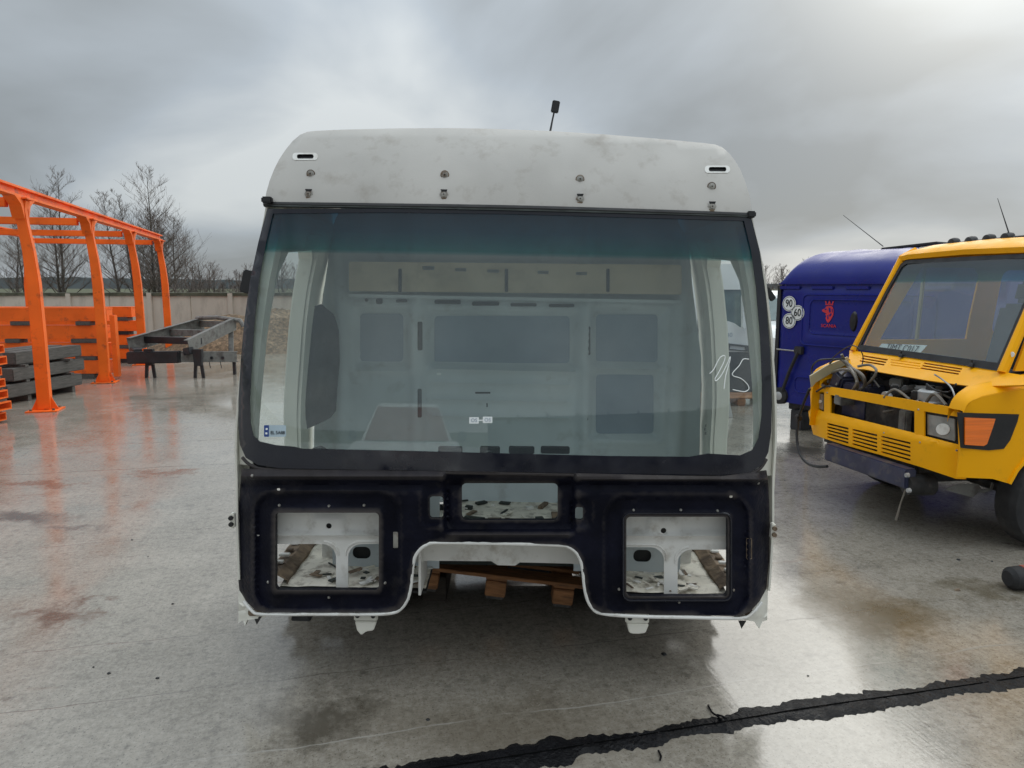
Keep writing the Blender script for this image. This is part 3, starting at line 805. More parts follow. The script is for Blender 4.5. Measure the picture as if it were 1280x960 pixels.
for t, nm in ((.55, 'cross_member'), (.97, 'cross_member'), (.22, 'cross_member')):
    MB().bar(Lr0.lerp(Lr1, t), Rr0.lerp(Rr1, t), .12, .14).build(nm, 'chassis' if t > .5 else 'chassis_black', ch, bevel=.006)
B0, B1, B2 = atY(161, 447, Yn), atY(226, 446, Yn), atY(296, 446, Yn + .5)
MB().bar(B0, B1, .22, .24).build('bumper_beam', 'chassis_black', ch, bevel=.02)
b = MB(); b.bar(B1, B2, .012, .22); b.bar(B1 + Vector((0, .05, .10)), B2 + Vector((0, .05, .10)), .1, .014); b.bar(B1 + Vector((0, .05, -.10)), B2 + Vector((0, .05, -.10)), .1, .014); b.build('lower_rail', 'chassis', ch, smooth=False)
def fork(px, top, bot, Y):
    a = atY(px, top, Y); g_ = gnd(px, bot); Yg = Y
    q = MB(); zb = 0.0
    q.box((a.x, Yg, .42), (.15, .10, .34), taper=(1.25, 1.1))
    for s in (-1, 1): q.bar((a.x + s * .06, Yg, .27), (a.x + s * .085, Yg, zb), .05, .06)
    return q.build('forked_leg', 'chassis_black', ch, bevel=.006)
fork(187, 450, 474, Yn); fork(248, 450, 474, Yn - .05)
MB().bar(Rr1 + Vector((-.1, 0, -.1)), atY(289, 441, Yf - .8), .10, .12).build('bracket', 'chassis', ch, bevel=.01)
MB().bar(Rr0 + Vector((.05, 0, -.08)), B1 + Vector((.1, 0, .1)), .12, .14).build('bracket', 'chassis_black', ch, bevel=.01)
MB().bar(Lr0 + Vector((.12, .0, -.1)), B0 + Vector((.2, .0, .12)), .16, .10).build('bracket', 'chassis_black', ch, bevel=.01)
for s in (0, 1):
    MB().bar(B2 + Vector((-.08 - .5 * s, .05, -.1)), Vector((B2.x - .08 - .5 * s, B2.y + .05, 0)), .06, .06).build('rear_leg', 'chassis_black', ch, bevel=.004) if s == 0 else None
for t in (.3, .55, .75):
    p = B1.lerp(B2, t); MB().lathe([(0, -.03), (.03, -.03), (.03, 0), (0, 0)], p + Vector((0, -.008, -.02)), 'y', 10).build('bolt', 'chassis_black', ch)
for k, t in enumerate((.25, .5, .7)):
    p = B1.lerp(B2, t) + Vector((0, -.02, -.1)); MB().tube([p, p + Vector((.01, 0, -.07)), p + Vector((.03, -.02, -.13))], .008, 5).build('hanging_wire', 'black', ch)
MB().tube([Lr1 + Vector((-.1, -.1, .12)), Lr1.lerp(Rr1, .5) + Vector((0, -.15, .15)), Rr1 + Vector((.15, -.1, .08)), Rr1 + Vector((.22, -.1, -.05))], .05, 8).build('end_bracket', 'chassis', ch)
#@@SPLIT@@
# ================================================================== THE WHITE TRUCK CAB
CM = Matrix.Translation((-0.0344, 3.0225, 0.1295)) @ Matrix.Rotation(R(1.1), 4, 'Y') @ Matrix.Scale(0.93, 4)   # 2.33 m wide cab, front edge 0.42 m above the ground
cab = thing('truck_cab', 'stripped white truck cab with black front panel and no doors, standing on a pallet', 'truck cab', CM)
CF = Frame(CM)
def front_y(p):
    x, z = p.x, p.z
    y = 0.055 * x * x + 0.9 * max(0, abs(x) - 1.02) ** 2
    if z > 1.0: y += 0.10 * (min(z, 2.2) - 1.0)
    if z > 2.2: y += 0.30 * (z - 2.2) + 0.85 * (z - 2.2) ** 2
    return y
def S(px, py, off=0.0):
    p = CF.surf(px, py, 1, lambda q: front_y(q) + off); return p

# ---- lower front panel with its openings
HLL = rr(344, 641, 473.5, 738, 5); HLR = rr(783, 646, 910, 746, 5)
CEN = rr(577, 604, 697.5, 650.5, 6); SML = rr(537, 620.5, 554, 648, 4); SMR = rr(719, 634, 729, 650, 3)
arch_mid = [(492, 765), (500, 761), (507, 753), (511.5, 742), (514, 728), (515.5, 710), (518.5, 696), (525, 686), (534, 680), (548, 677.5),
            (640, 679), (698, 680.5), (710, 682.5), (719, 688.5), (725, 698), (728.5, 712), (730.5, 732), (734, 748), (741, 760), (752, 766)]
left_edge = [(302, 586), (301, 600), (298.5, 630), (297, 650), (297, 690), (297, 715), (299, 737), (308, 752), (318, 762), (330, 765.5)]
right_edge = [(925, 770.5), (938, 764), (950, 751), (958, 735), (961.5, 700), (962.5, 660), (961.5, 625), (960, 600), (958, 588)]
front_out = left_edge + arch_mid + right_edge + [(900, 596), (640, 590), (360, 587)]
hl_a, hl_b = np.array(HLL), np.array(HLR)
def box_d(px, py, x0, y0, x1, y1):
    """signed distance (px) to a rectangle, negative inside"""
    dx = max(x0 - px, px - x1); dy = max(y0 - py, py - y1)
    return math.hypot(max(dx, 0), max(dy, 0)) + min(max(dx, dy), 0)
def relief(px, py):
    r = 0.0
    # lamp wells: raised shoulder, then a shallow well, then a turned rim at the opening
    for (x0, y0, x1, y1) in ((344, 641, 473.5, 738), (783, 646, 910, 746)):
        d = box_d(px, py, x0, y0, x1, y1)
        r += 0.016 * (1 - sstep(21, 26, d)) - 0.010 * (1 - sstep(4, 8, d))
    # centre field sunk, with raised side walls
    d = box_d(px, py, 560, 596, 714, 660)
    r += 0.028 * (1 - sstep(0, 7, d))
    for (x0, y0, x1, y1) in ((531, 612, 560, 654), (714, 626, 735, 656)):
        r += 0.012 * (1 - sstep(-1, 4, box_d(px, py, x0, y0, x1, y1)))
    # ledge under the windscreen and the folded bead below it
    r -= 0.020 * math.exp(-((py - (597 + .006 * (px - 640))) / 5.0) ** 2)
    r += 0.010 * math.exp(-((py - 607) / 5.0) ** 2)
    r -= 0.010 * math.exp(-((py - 668) / 5.0) ** 2) * (1 if 560 < px < 715 else 0)
    # turned-back outer edges
    r += 0.020 * sstep(318, 300, px) + 0.020 * sstep(942, 960, px)
    r *= 1.6
    r += 0.0045 * fbm((px * .03, py * .03, 1), 3) + .0018 * fbm((px * .12, py * .12, 4), 2)
    return r
mb = MB()
sheet(mb, front_out, [HLL, HLR, CEN, SML, SMR] + [rr(x - 2.2, y - 1.6, x + 2.2, y + 1.6, 1.2, 2) for x, y in ((348, 612), (914, 621))],
      lambda u, v: S(u, v, relief(u, v)), 4.2, 0.006)
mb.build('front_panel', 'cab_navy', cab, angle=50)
# plain metal backing of the front panel, visible as the inside of the openings
# flanges turned inwards round each opening
for poly, dp in ((HLL, .035), (HLR, .035), (CEN, .03), (SML, .02), (SMR, .02)):
    m_ = MB(); n = len(poly); cxp = sum(p[0] for p in poly) / n; cyp = sum(p[1] for p in poly) / n
    a = [S(x, y, relief(x, y) + .004) for x, y in poly]; b_ = [p + Vector((0, dp, 0)) for p in a]
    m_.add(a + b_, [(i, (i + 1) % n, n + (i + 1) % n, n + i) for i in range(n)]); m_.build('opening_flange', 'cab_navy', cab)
# white lip along the lower edge
lip = [(305, 751), (316, 763.5), (330, 767)] + [(400, 767), (470, 767)] + arch_mid + [(790, 769.5), (860, 771), (925, 772), (940, 766), (952, 752)]
MB().tube([S(p.x, p.y + .8, .006) for p in smooth_line([Vector((*q, 0)) for q in lip], 3)], .0085, 8).build('panel_lip', 'sheet_white', cab)
m_ = MB(); pa = [S(p.x, p.y, .010) for p in smooth_line([Vector((*q, 0)) for q in arch_mid], 3)]
pb = [p + Vector((0, .09, 0)) for p in pa]; n = len(pa)
m_.add(pa + pb, [(i, i + 1, n + i + 1, n + i) for i in range(n - 1)]); m_.build('arch_flange', 'sheet_white', cab)
# studs and screw heads round the lamp openings, clips, small vents
for (x, y) in ((349, 632), (411, 633), (455, 632), (411, 747), (335, 728), (481, 729), (792, 638), (851, 638), (897, 639), (849, 753), (774, 737), (917, 738), (315, 595), (948, 604)):
    p = S(x, y, relief(x, y) - .004)
    MB().lathe([(0, -.005), (.004, -.004), (.006, 0), (.008, .003), (.008, .006)], p, 'y', 10).build('screw', 'steel', cab)
for (x0, y0, x1, y1, mm) in ((491.5, 665, 497.5, 685, 'steel'), (933, 673, 940, 699, 'rusty')):
    m_ = MB(); sheet(m_, rr(x0, y0, x1, y1, 1, 2), [], lambda u, v: S(u, v, relief(u, v) - .003), 6, .004); m_.build('clip_plate', mm, cab)
# gasket strips round the right lamp opening: bent bright tin edge
gk = [Vector((x, y, 0)) for x, y in resample(rr(779, 641.5, 914, 750.5, 9), 7)]
MB().tube([S(p.x, p.y, relief(p.x, p.y) - .004 + .003 * fbm((p.x * .2, p.y * .2, 0), 2)) for p in gk], .0055, 6, closed=True).build('lamp_gasket', 'rim_black', cab)

# ---- windscreen
ws_out = [(334, 261), (323, 302), (312.5, 350), (305.5, 400), (301, 450), (298, 500), (298, 535), (300, 556), (307, 572), (322, 581), (350, 585.5), (440, 587), (640, 590), (820, 593.5), (905, 594), (938, 590.5), (953, 581), (960.5, 565), (964, 540), (965, 500), (963, 440), (957.5, 370), (950, 315), (939, 271), (640, 262.5), (480, 260.5)]
ws_in = [(341, 267), (333, 302), (324, 350), (318.5, 400), (315, 450), (312.5, 500), (313.5, 530), (317, 545), (325, 552), (345, 556.5), (368, 558.5), (378, 561), (430, 562), (520, 564), (640, 567), (760, 570), (862, 571), (885, 567), (925, 569), (940, 563), (948, 548), (952, 520), (952.5, 480), (950, 420), (945, 360), (938.5, 312), (930, 276), (640, 267.5), (480, 265.5)]
m_ = MB(); sheet(m_, ws_out, [], lambda u, v: S(u, v, .004), 18, .005)
m_.build('windscreen', 'glass_cab', cab, angle=60)
m_ = MB(); sheet(m_, ws_out, [ws_in], lambda u, v: S(u, v, -.0015), 9, .003); m_.build('windscreen_border', 'rim_black', cab, angle=60)
# ragged old sealant on top, black rubber under the roof panel
MB().tube([S(p.x, p.y, .004) for p in smooth_line([Vector((331, 255.5, 0)), Vector((480, 257.5, 0)), Vector((640, 260, 0)), Vector((800, 264.5, 0)), Vector((941, 269.5, 0))], 8)], .013, 8).build('windscreen_seal', 'black', cab)
m_ = MB(); vs = []; NN = 220
for i in range(NN + 1):
    x = 333 + (938 - 333) * i / NN; yb = 256.3 + 13.2 * ((x - 331) / 610) ** 1.35
    hgt = 2.2 + 2.6 * max(0, fbm((x * .06, 0, 3), 4)) + 1.2 * abs(fbm((x * .3, 2, 3), 2))
    vs += [S(x, yb - hgt, -.003), S(x, yb + 1.5, -.010)]
m_.add(vs, [(2 * i, 2 * i + 1, 2 * i + 3, 2 * i + 2) for i in range(NN)]); m_.build('old_sealant', 'dark_trim', cab)
# lower rail of dark sealer
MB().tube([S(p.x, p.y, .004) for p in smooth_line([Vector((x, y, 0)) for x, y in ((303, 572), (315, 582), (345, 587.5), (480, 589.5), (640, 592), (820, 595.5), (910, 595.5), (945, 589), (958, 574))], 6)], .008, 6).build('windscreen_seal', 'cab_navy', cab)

# ---- roof
sil = [(330.5, 253), (333, 240), (337, 226), (342.5, 212), (349, 199), (357, 187), (366, 176), (375, 168.5), (384, 164.8), (394, 163.6), (430, 161.9), (500, 160.4), (560, 160), (620, 161), (690, 163.8), (760, 168.2), (830, 174), (880, 178.8), (894, 180.6), (903, 184.3), (911, 191), (919, 201), (926, 213), (932, 228), (937, 245), (940.5, 267)]
roof_bot = [(900, 265.5), (820, 263.2), (720, 260.3), (640, 258.3), (560, 256.9), (460, 255.4), (380, 254.2)]
slots = [rr(371, 192.7, 392, 198.3, 2.4, 3), rr(886, 208.7, 908, 214.3, 2.4, 3)]
m_ = MB(); sheet(m_, sil + roof_bot, slots, lambda u, v: S(u, v, .002 * fbm((u * .012, v * .02, 7), 2)), 9, .005)
m_.build('roof_front_panel', 'cab_white', cab, angle=60)
m_ = MB(); ring = [S(x, y, .003) for x, y in sil]; n = len(ring); rows = []
for yy, k in ((0, 1.0), (.06, .999), (.6, 1.0), (1.2, .997), (1.62, .99)):
    rows.append([Vector((p.x * k, max(p.y + .004, p.y + yy) if yy < .1 else yy + p.y * .25, p.z * (1 if yy < 1.3 else .992))) for p in ring])
vs = [p for r_ in rows for p in r_]; fs = []
for i in range(len(rows) - 1):
    for k in range(n - 1): fs.append((i * n + k, i * n + k + 1, (i + 1) * n + k + 1, (i + 1) * n + k))
m_.add([(p[0], p[1], p[2] - .006) for p in vs], fs); m_.build('roof', 'cab_white', cab)
for c_, (x, y) in zip(slots, ((381.5, 195.5), (897, 211.5))):
    m_ = MB(); big = rr(x - 16, y - 4.6, x + 15.5, y + 4.6, 4, 4); sheet(m_, big, [c_], lambda u, v: S(u, v, -.003), 6, .004); ob = m_.build('marker_recess', 'sheet_white', cab)
    m_ = MB(); sheet(m_, rr(x - 13, y - 3.6, x + 13, y + 3.6, 3, 3), [], lambda u, v: S(u, v, .012), 8, .004); m_.build('slot', 'black', ob)
for (x, y) in ((388.5, 217.5), (556, 218.5), (725, 224), (889.5, 233)):
    p = S(x, y, -.002); ob = MB().lathe([(.004, -.012), (.0085, -.011), (.0085, -.005), (.0165, -.004), (.017, .002), (.012, .006)], p, 'y', 14).build('bracket_bolt', 'steel', cab)
    MB().lathe([(.0165, -.0035), (.0205, -.0025), (.0205, .003)], p, 'y', 14).build('washer', 'rusty', ob)
for (x, y) in ((386, 242.5), (555, 243), (725, 248.5), (890, 258)):
    p = S(x, y, -.002)
    ob = MB().lathe([(.004, -.012), (.011, -.011), (.012, -.004), (.020, -.003), (.020, .003)], p, 'y', 6).build('bracket_bolt', 'steel', cab)
    MB().prism([(-.012, .012), (.012, .012), (.016, .022), (-.016, .022)], (0, .006, 0), lambda u, v: (p.x + u, p.y - .006, p.z + v)).build('washer', 'black', ob)
    MB().prism([(-.014, -.014), (.014, -.014), (.005, -.027), (-.005, -.027)], (0, .006, 0), lambda u, v: (p.x + u, p.y - .006, p.z + v)).build('washer', 'rusty', ob)
# antenna on the roof
q0 = CF.on(687.5, 166, 1, .62); q1 = CF.on(690.5, 150, 1, .66); q2 = CF.on(692.5, 141, 1, .66); q3 = CF.on(696, 126, 1, .66)
ant = MB().tube([q0 - Vector((0, 0, .05)), q0, q1, q2], [.007, .006, .0045, .0045], 8).build('antenna', 'black', cab)
MB().box((q2 + q3) / 2, (.040, .016, (q3 - q2).length), Matrix.Rotation(R(9), 3, 'Y')).build('antenna_head', 'black', ant, bevel=.004)

# ---- sides: outer skin with the door openings
sideL = [(297, 740), (295.5, 700), (294, 650), (293.5, 600), (291.5, 560), (293, 520), (297, 470), (301, 420), (308, 365), (318, 315), (330, 256)]
sideR = [(962, 745), (965, 700), (967, 650), (967, 600), (970, 565), (971.5, 530), (970.5, 480), (967, 420), (960, 355), (952, 315), (941, 270)]
def width_fn(pts):
    q = sorted(((p.z, p.x) for p in (CF.on(x, y, 1, .20) for x, y in pts)))
    zs = [a for a, _ in q]; xs = [b for _, b in q]
    return lambda z: float(np.interp(z, zs, xs))
wL, wR = width_fn(sideL), width_fn(sideR)
for wf, sg, pts in ((wL, -1, sideL), (wR, 1, sideR)):
    z0, z1 = .36, 2.22
    door = [(.30, .40), (.98, .40), (.98, 1.05), (.92, 1.98), (.86, 2.03), (.48, 2.0), (.40, 1.90), (.31, 1.10), (.29, .60)]
    fe = lambda z: front_y(Vector((wf(z), 0, z))) + .012
    outl = [(fe(z0), z0), (1.55, z0), (1.58, 1.5), (1.56, z1)] + [(fe(z), z) for z in (z1, 1.9, 1.5, 1.1, .8)]
    m_ = MB()
    sheet(m_, outl, [door], lambda y, z: Vector((wf(z) - sg * (0.0 + .10 * max(0, .20 - y)), y, z)), .07, (-sg * .010, 0, 0))
    m_.build('side_panel', 'cab_side', cab)
    # inner frame of the door opening: folded jamb all round
    m_ = MB(); dd = resample(door, .08); n = len(dd); a = [Vector((wf(z) - sg * .004, y, z)) for y, z in dd]
    b_ = [Vector((wf(z) - sg * .075, y + .012 * (1 if y > .6 else -1), z)) for y, z in dd]
    m_.add(a + b_, [(i, (i + 1) % n, n + (i + 1) % n, n + i) for i in range(n)]); m_.build('door_jamb', 'cab_side', cab)
    # B pillar and inside quarter panel
    m_ = MB(); vs = []; fs = []; zz = [.42 + k * .1 for k in range(18)]
    for z in zz:
        w = wf(z)
        wd = .075 + .07 * sstep(1.1, .85, z)
        vs += [(w - sg * .012, 1.0 - .055 * sstep(1.05, 2.0, z), z), (w - sg * .095, 1.0 - .055 * sstep(1.05, 2.0, z), z), (w - sg * .10, 1.0 + wd, z), (w - sg * .012, 1.0 + wd, z)]
    for i in range(len(zz) - 1):
        for k in range(4): fs.append((4 * i + k, 4 * i + (k + 1) % 4, 4 * i + 4 + (k + 1) % 4, 4 * i + 4 + k))
    m_.add(vs, fs); pil = m_.build('door_pillar', 'cab_side', cab)
    for dy, dz in ((.07, .98), (.09, 1.0), (.075, 1.025)):
        p = Vector((wf(dz) - sg * .098, 1.02 + dy, dz)); MB().lathe([(0, -.008), (.008, -.008), (.010, 0), (0, 0)], p, 'x', 8).build('striker_bolt', 'steel', pil)
    # rusty door sill
    m_ = MB(); vs = []; fs = []
    for i in range(25):
        y = .20 + i * .044; w = wf(.45) - sg * .10; o = .010 * fbm((y * 9, sg, 0), 3)
        vs += [(w - sg * .03, y, .335), (w - sg * .03, y, .385 + o), (w - sg * .10, y, .395 + o), (w - sg * .15, y, .365), (w - sg * .15, y, .335)]
    for i in range(24):
        for k in range(4): fs.append((5 * i + k, 5 * i + k + 1, 5 * i + 6 + k, 5 * i + 5 + k))
    m_.add(vs, fs); sill = m_.build('door_sill', 'rusty', cab)
    for i in range(9):
        y = .26 + i * .09; MB().box((wf(.45) - sg * .165, y, .400 + .004 * (i % 3)), (.035 + .01 * (i % 3), .03, .012)).build('sill_clip', 'sheet_white' if i % 3 else 'rusty', sill, bevel=.003)
    # A pillar: inside box between windscreen and door opening
    m_ = MB(); vs = []; fs = []; zz = [.95 + k * .1 for k in range(13)]
    for z in zz:
        w = wf(z); yo = fe(z) + .015
        vs += [(w - sg * .012, yo + .015, z), (w - sg * .085, yo - .005, z), (w - sg * .075, yo + .11, z), (w - sg * .012, yo + .11, z)]
    for i in range(len(zz) - 1):
        for k in range(4): fs.append((4 * i + k, 4 * i + (k + 1) % 4, 4 * i + 4 + (k + 1) % 4, 4 * i + 4 + k))
    m_.add(vs, fs); m_.build('windscreen_pillar', 'cab_side', cab)
    # hinges, lower corner bracket, mirror stub
    hp = CF.on(291.5 if sg < 0 else 965.5, 650 if sg < 0 else 663, 1, .16)
    hg = MB().box(hp + Vector((sg * .0, 0, 0)), (.020, .030, .075)).build('hinge', 'cab_side', cab, bevel=.004)
    for dz in (-.016, .016): MB().lathe([(0, -.012), (.011, -.012), (.012, 0), (0, 0)], hp + Vector((sg * .004, -.014, dz)), 'y', 10).build('hinge_bolt', 'black' if sg < 0 else 'rusty', hg)
# lower front corners: torn white brackets
for sg, c_ in ((-1, [(298, 738), (298, 779), (304, 775), (306, 783), (309, 775), (331, 772), (340, 764), (326, 763), (312, 752)]), (1, [(960, 735), (959, 775), (953, 777), (949, 786), (943, 777), (926, 774), (914, 769), (930, 767), (948, 752)])):
    m_ = MB(); sheet(m_, c_, [], lambda u, v: S(u, v, .03 + .012 * fbm((u * .2, v * .2, sg), 3)), 5, .03); br_ = m_.build('corner_bracket', 'cab_side', cab, angle=40)
    m_ = MB(); cx = 319 if sg < 0 else 934
    sheet(m_, rr(cx - 9, 762, cx + 8, 770, 3), [], lambda u, v: S(u, v, .026), 5, .006); m_.build('bracket_slot', 'rusty', br_)
    t = (322, 772) if sg < 0 else (928, 777)
    m_ = MB(); sheet(m_, [(t[0] - 5, t[1] - 1), (t[0] + 5, t[1] - 1), (t[0] - 1, t[1] + 9)], [], lambda u, v: S(u, v, .034), 5, .004); m_.build('torn_tab', 'black', br_)
# mirror stubs
m_ = MB(); m_.bar(CF.on(306, 366, 1, .27), CF.on(312, 338, 1, .27), .03, .05); m_.build('mirror_stub', 'black', cab, bevel=.006)
m_ = MB(); m_.bar(CF.on(957, 360, 1, .24), CF.on(967, 375, 1, .24), .016, .03); m_.build('mirror_stub', 'black', cab, bevel=.004)
m_ = MB(); m_.box(CF.on(334, 250, 1, .19), (.05, .03, .03)); m_.build('gutter_end', 'black', cab, bevel=.006)
m_ = MB(); m_.box(CF.on(939, 268, 1, .19), (.04, .03, .03)); m_.build('gutter_end', 'black', cab, bevel=.006)

# ---- inside: rear wall with its panels
RY = 1.52
zt = 2.58
rw = [(wL(.4) + .02, .38), (wR(.4) - .02, .38), (wR(1.4) - .02, 1.4), (wR(2.1) - .02, 2.15), (.98, 2.48), (.4, 2.56), (-.4, 2.58), (-1.0, 2.55), (wL(2.1) + .02, 2.2), (wL(1.4) + .02, 1.4)]
def W(px, py): p = CF.on(px, py, 1, RY); return (p.x, p.z)
insets = [(447, 389, 507, 455), (540, 392, 715, 457), (742, 390, 825, 456), (742, 465, 820, 545)]
def rwall(x, z):
    r = 0.0
    for (a, b_, c2, d2) in insets:
        x0, z1_ = W(a, b_); x1, z0_ = W(c2, d2)
        d = max(x0 - x, x - x1, z0_ - z, z - z1_); r += .045 * (1 - sstep(-.005, .025, d)); r -= .016 * math.exp(-((d - .05) / .016) ** 2)
    for py in (432 + 30, 478, 500, 521):
        _, zz_ = W(630, py); r -= .022 * math.exp(-((z - zz_) / .016) ** 2) * (1 if -.55 < x < .42 else 0)
    for px in (425, 522, 733, 850):
        xx_, _ = W(px, 450); r -= .035 * math.exp(-((x - xx_) / .045) ** 4)
    return RY + r + .003 * fbm((x * 2, z * 2, 8), 3)
m_ = MB(); sheet(m_, rw, [], lambda x, z: Vector((x, rwall(x, z), z)), .026, .006); m_.build('rear_wall', 'cab_inner', cab, angle=60)
for (a, b_, c2, d2) in insets:
    m_ = MB(); sheet(m_, rr(a + 3, b_ + 3, c2 - 3, d2 - 3, 5), [], lambda u, v: CF.on(u, v, 1, RY + .040), 20, .004); m_.build('wall_inset', 'inset', cab)
for (a, b_, c2, d2) in ((543, 375, 576, 380), (590, 377, 624, 382), (638, 379, 671, 383), (686, 380, 718, 384), (522, 402, 528, 438), (732, 408, 738, 444), (522, 486, 527, 522), (730, 492, 735, 526), (495, 374, 509, 378), (456, 373, 460, 377), (470, 373, 478, 380)):
    m_ = MB(); sheet(m_, rr(a, b_, c2, d2, 1.5, 2), [], lambda u, v: CF.on(u, v, 1, RY - .038), 12, .006); m_.build('wall_slot', 'dark_trim', cab)
m_ = MB(); sheet(m_, rr(546, 465, 551.5, 469, .8, 2), [], lambda u, v: CF.on(u, v, 1, RY - .012), 6, .003); m_.build('small_label', 'sticker', cab)
for (a, b_, c2, d2) in ((594, 490, 613, 492), (608, 504, 609.5, 509)):
    m_ = MB(); sheet(m_, rr(a, b_, c2, d2, .5, 2), [], lambda u, v: CF.on(u, v, 1, RY - .014), 6, .003); m_.build('wall_slot', 'ink', cab)
# cream overhead locker band across the rear
m_ = MB(); sheet(m_, rr(436, 329, 852, 366, 3), [rr(528, 333.5, 543, 338.5, 1), rr(569, 335.5, 583, 340, 1), rr(609, 337, 624, 341, 1), rr(672, 338, 686, 342, 1), rr(720, 339, 734, 343, 1)], lambda u, v: CF.on(u, v + .010 * (u - 640), 1, RY - .16), 22, .015); lk = m_.build('overhead_band', 'cream', cab)
for a in (500, 633, 760):
    m_ = MB(); sheet(m_, rr(a - 2, 336, a + 2, 365, 1), [], lambda u, v: CF.on(u, v, 1, RY - .165), 12, .004); m_.build('band_seam', 'dark_trim', lk)
p0 = CF.on(436, 367, 1, RY - .16); p1 = CF.on(852, 371, 1, RY - .16)
MB().box(((p0.x + p1.x) / 2, RY - .08, p0.z - .012), (p1.x - p0.x, .15, .02)).build('overhead_shelf', 'cab_inner', cab)
# dark cloth trim on the quarter behind the left pillar
m_ = MB(); ctn = [(1.10, 1.70), (1.18, 1.72), (1.30, 1.66), (1.38, 1.54), (1.42, 1.34), (1.42, 1.02), (1.36, .98), (1.10, .95)]
sheet(m_, ctn, [], lambda y, z: Vector((wL(z) + .09 + .11 * (y - 1.14) / .28 + .012 * fbm((y * 7, z * 1.5, 0), 3), y, z)), .05, (.012, 0, 0)); m_.build('side_curtain', 'dark_trim', cab)

# ---- floor, tunnel, bulkheads
for sg in (-1, 1):
    x0, x1 = sg * .40, (wL(.45) if sg < 0 else wR(.45)) - sg * .22
    m_ = MB(); vs = []; fs = []; NX, NYf = 24, 40
    for j in range(NYf + 1):
        for i in range(NX + 1):
            x = x0 + (x1 - x0) * i / NX; y = .175 + (RY - .175) * j / NYf
            vs.append((x, y, .348 + .008 * fbm((x * 6, y * 6, 1), 3) + .006 * (1 if (int(y * 14) % 3 == 0) else 0)))
    for j in range(NYf):
        for i in range(NX): q = j * (NX + 1) + i; fs.append((q, q + 1, q + NX + 2, q + NX + 1))
    m_.add(vs, fs); m_.build('floor_panel', 'floor', cab)
    MB().box(((x0 + x1) / 2, .86, .322), (abs(x1 - x0), 1.34, .012)).build('floor_shade_sheet', 'black', cab)  # black sheet added so the floor's underside gives no bright reflection
    # sheet bulkhead just behind the lamp opening
    if sg < 0: holes = [rr(300, 680, 420, 790, 17, 6), rr(435, 680, 520, 790, 17, 6)]; ol = [(318, 632), (512, 632), (512, 750), (318, 750)]; hc = (411, 657.5)
    else: holes = [rr(750, 684, 830, 790, 17, 6), rr(847, 687, 960, 790, 17, 6)]; ol = [(748, 637), (945, 637), (945, 758), (748, 758)]; hc = (829.5, 663.5)
    hh = []
    for h_ in holes:
        hh.append([(min(max(x, ol[0][0] + 5), ol[1][0] - 5), min(y, ol[2][1] - 3)) for x, y in h_])
    hh.append([(hc[0] + 3.6 * math.cos(a), hc[1] + 3.6 * math.sin(a)) for a in [2 * math.pi * k / 12 for k in range(12)]])
    def bulk(u, v):
        off = .16
        if v < 672: off -= .022 * math.exp(-((v - 670) / 3.0) ** 2) - .02 * (1 - sstep(640, 650, v))
        if abs(u - hc[0]) > 16: off += .020 * sstep(644, 649, v) * (1 - sstep(663, 668, v)) * sstep(16, 24, abs(u - hc[0]))
        return CF.on(u, v, 1, off + .002 * fbm((u * .05, v * .05, 2), 2))
    m_ = MB(); sheet(m_, ol, hh, bulk, 5, .006); bk = m_.build('bulkhead', 'sheet_white', cab, angle=60)
    for h_ in holes:      # pressed bead round each bulkhead opening
        pts = []
        for x, y in h_:
            if ol[0][0] + 6 < x < ol[1][0] - 6 and y < ol[2][1] - 2: pts.append((x, y))
        cxh = sum(p[0] for p in h_) / len(h_)
        pts.sort(key=lambda p: math.atan2(p[1] - 760, p[0] - cxh))
        ex = [(x + (3.2 if x > cxh else -3.2) * (1 if y > 684 else .6), y - (3.2 if y < 700 else 0)) for x, y in pts]
        if len(ex) > 2: MB().tube([bulk(x, y) for x, y in ex], .006, 6).build('pressed_bead', 'sheet_white', bk)
    m_ = MB(); sheet(m_, rr(hc[0] - 5, hc[1] - 5, hc[0] + 5, hc[1] + 5, 2), [], lambda u, v: CF.on(u, v, 1, .19), 6, .004); m_.build('plug', 'black', bk)
    # seat box wall with oval hole
    sx0, sx1 = sg * .36, sg * .93
    xa_, xb_ = min(sx0, sx1), max(sx0, sx1)
    oc = CF.on(*((452, 691) if sg < 0 else (803, 695)), 1, .44)
    oval = rr(oc.x - .048, oc.z - .034, oc.x + .048, oc.z + .034, .030, 5)
    m_ = MB(); sheet(m_, [(xa_, .345), (xb_, .345), (xb_, .78), (xa_, .78)], [oval], lambda x, z: Vector((x, .44 + .004 * fbm((x * 5, z * 5, 3), 2), z)), .06, .006); sb_ = m_.build('seat_box', 'cab_inner', cab)
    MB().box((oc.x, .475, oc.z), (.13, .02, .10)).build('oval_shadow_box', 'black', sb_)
    MB().box((sg * .97, .62, .47), (.10, .12, .28)).build('pillar_foot', 'sheet_white', cab, bevel=.006)
    # loose scraps lying on the floor
    rnd = random.Random(5 + sg)
    for k in range(34):
        x = sg * rnd.uniform(.42, .98); y = rnd.uniform(.18, .42); a = rnd.uniform(0, 3.14)
        MB().box((x, y, .366), (rnd.uniform(.02, .09), rnd.uniform(.008, .03), .005), Matrix.Rotation(a, 3, 'Z')).build('scrap', rnd.choice(('rusty', 'sheet_white', 'dark_trim', 'floor')), cab, smooth=False)
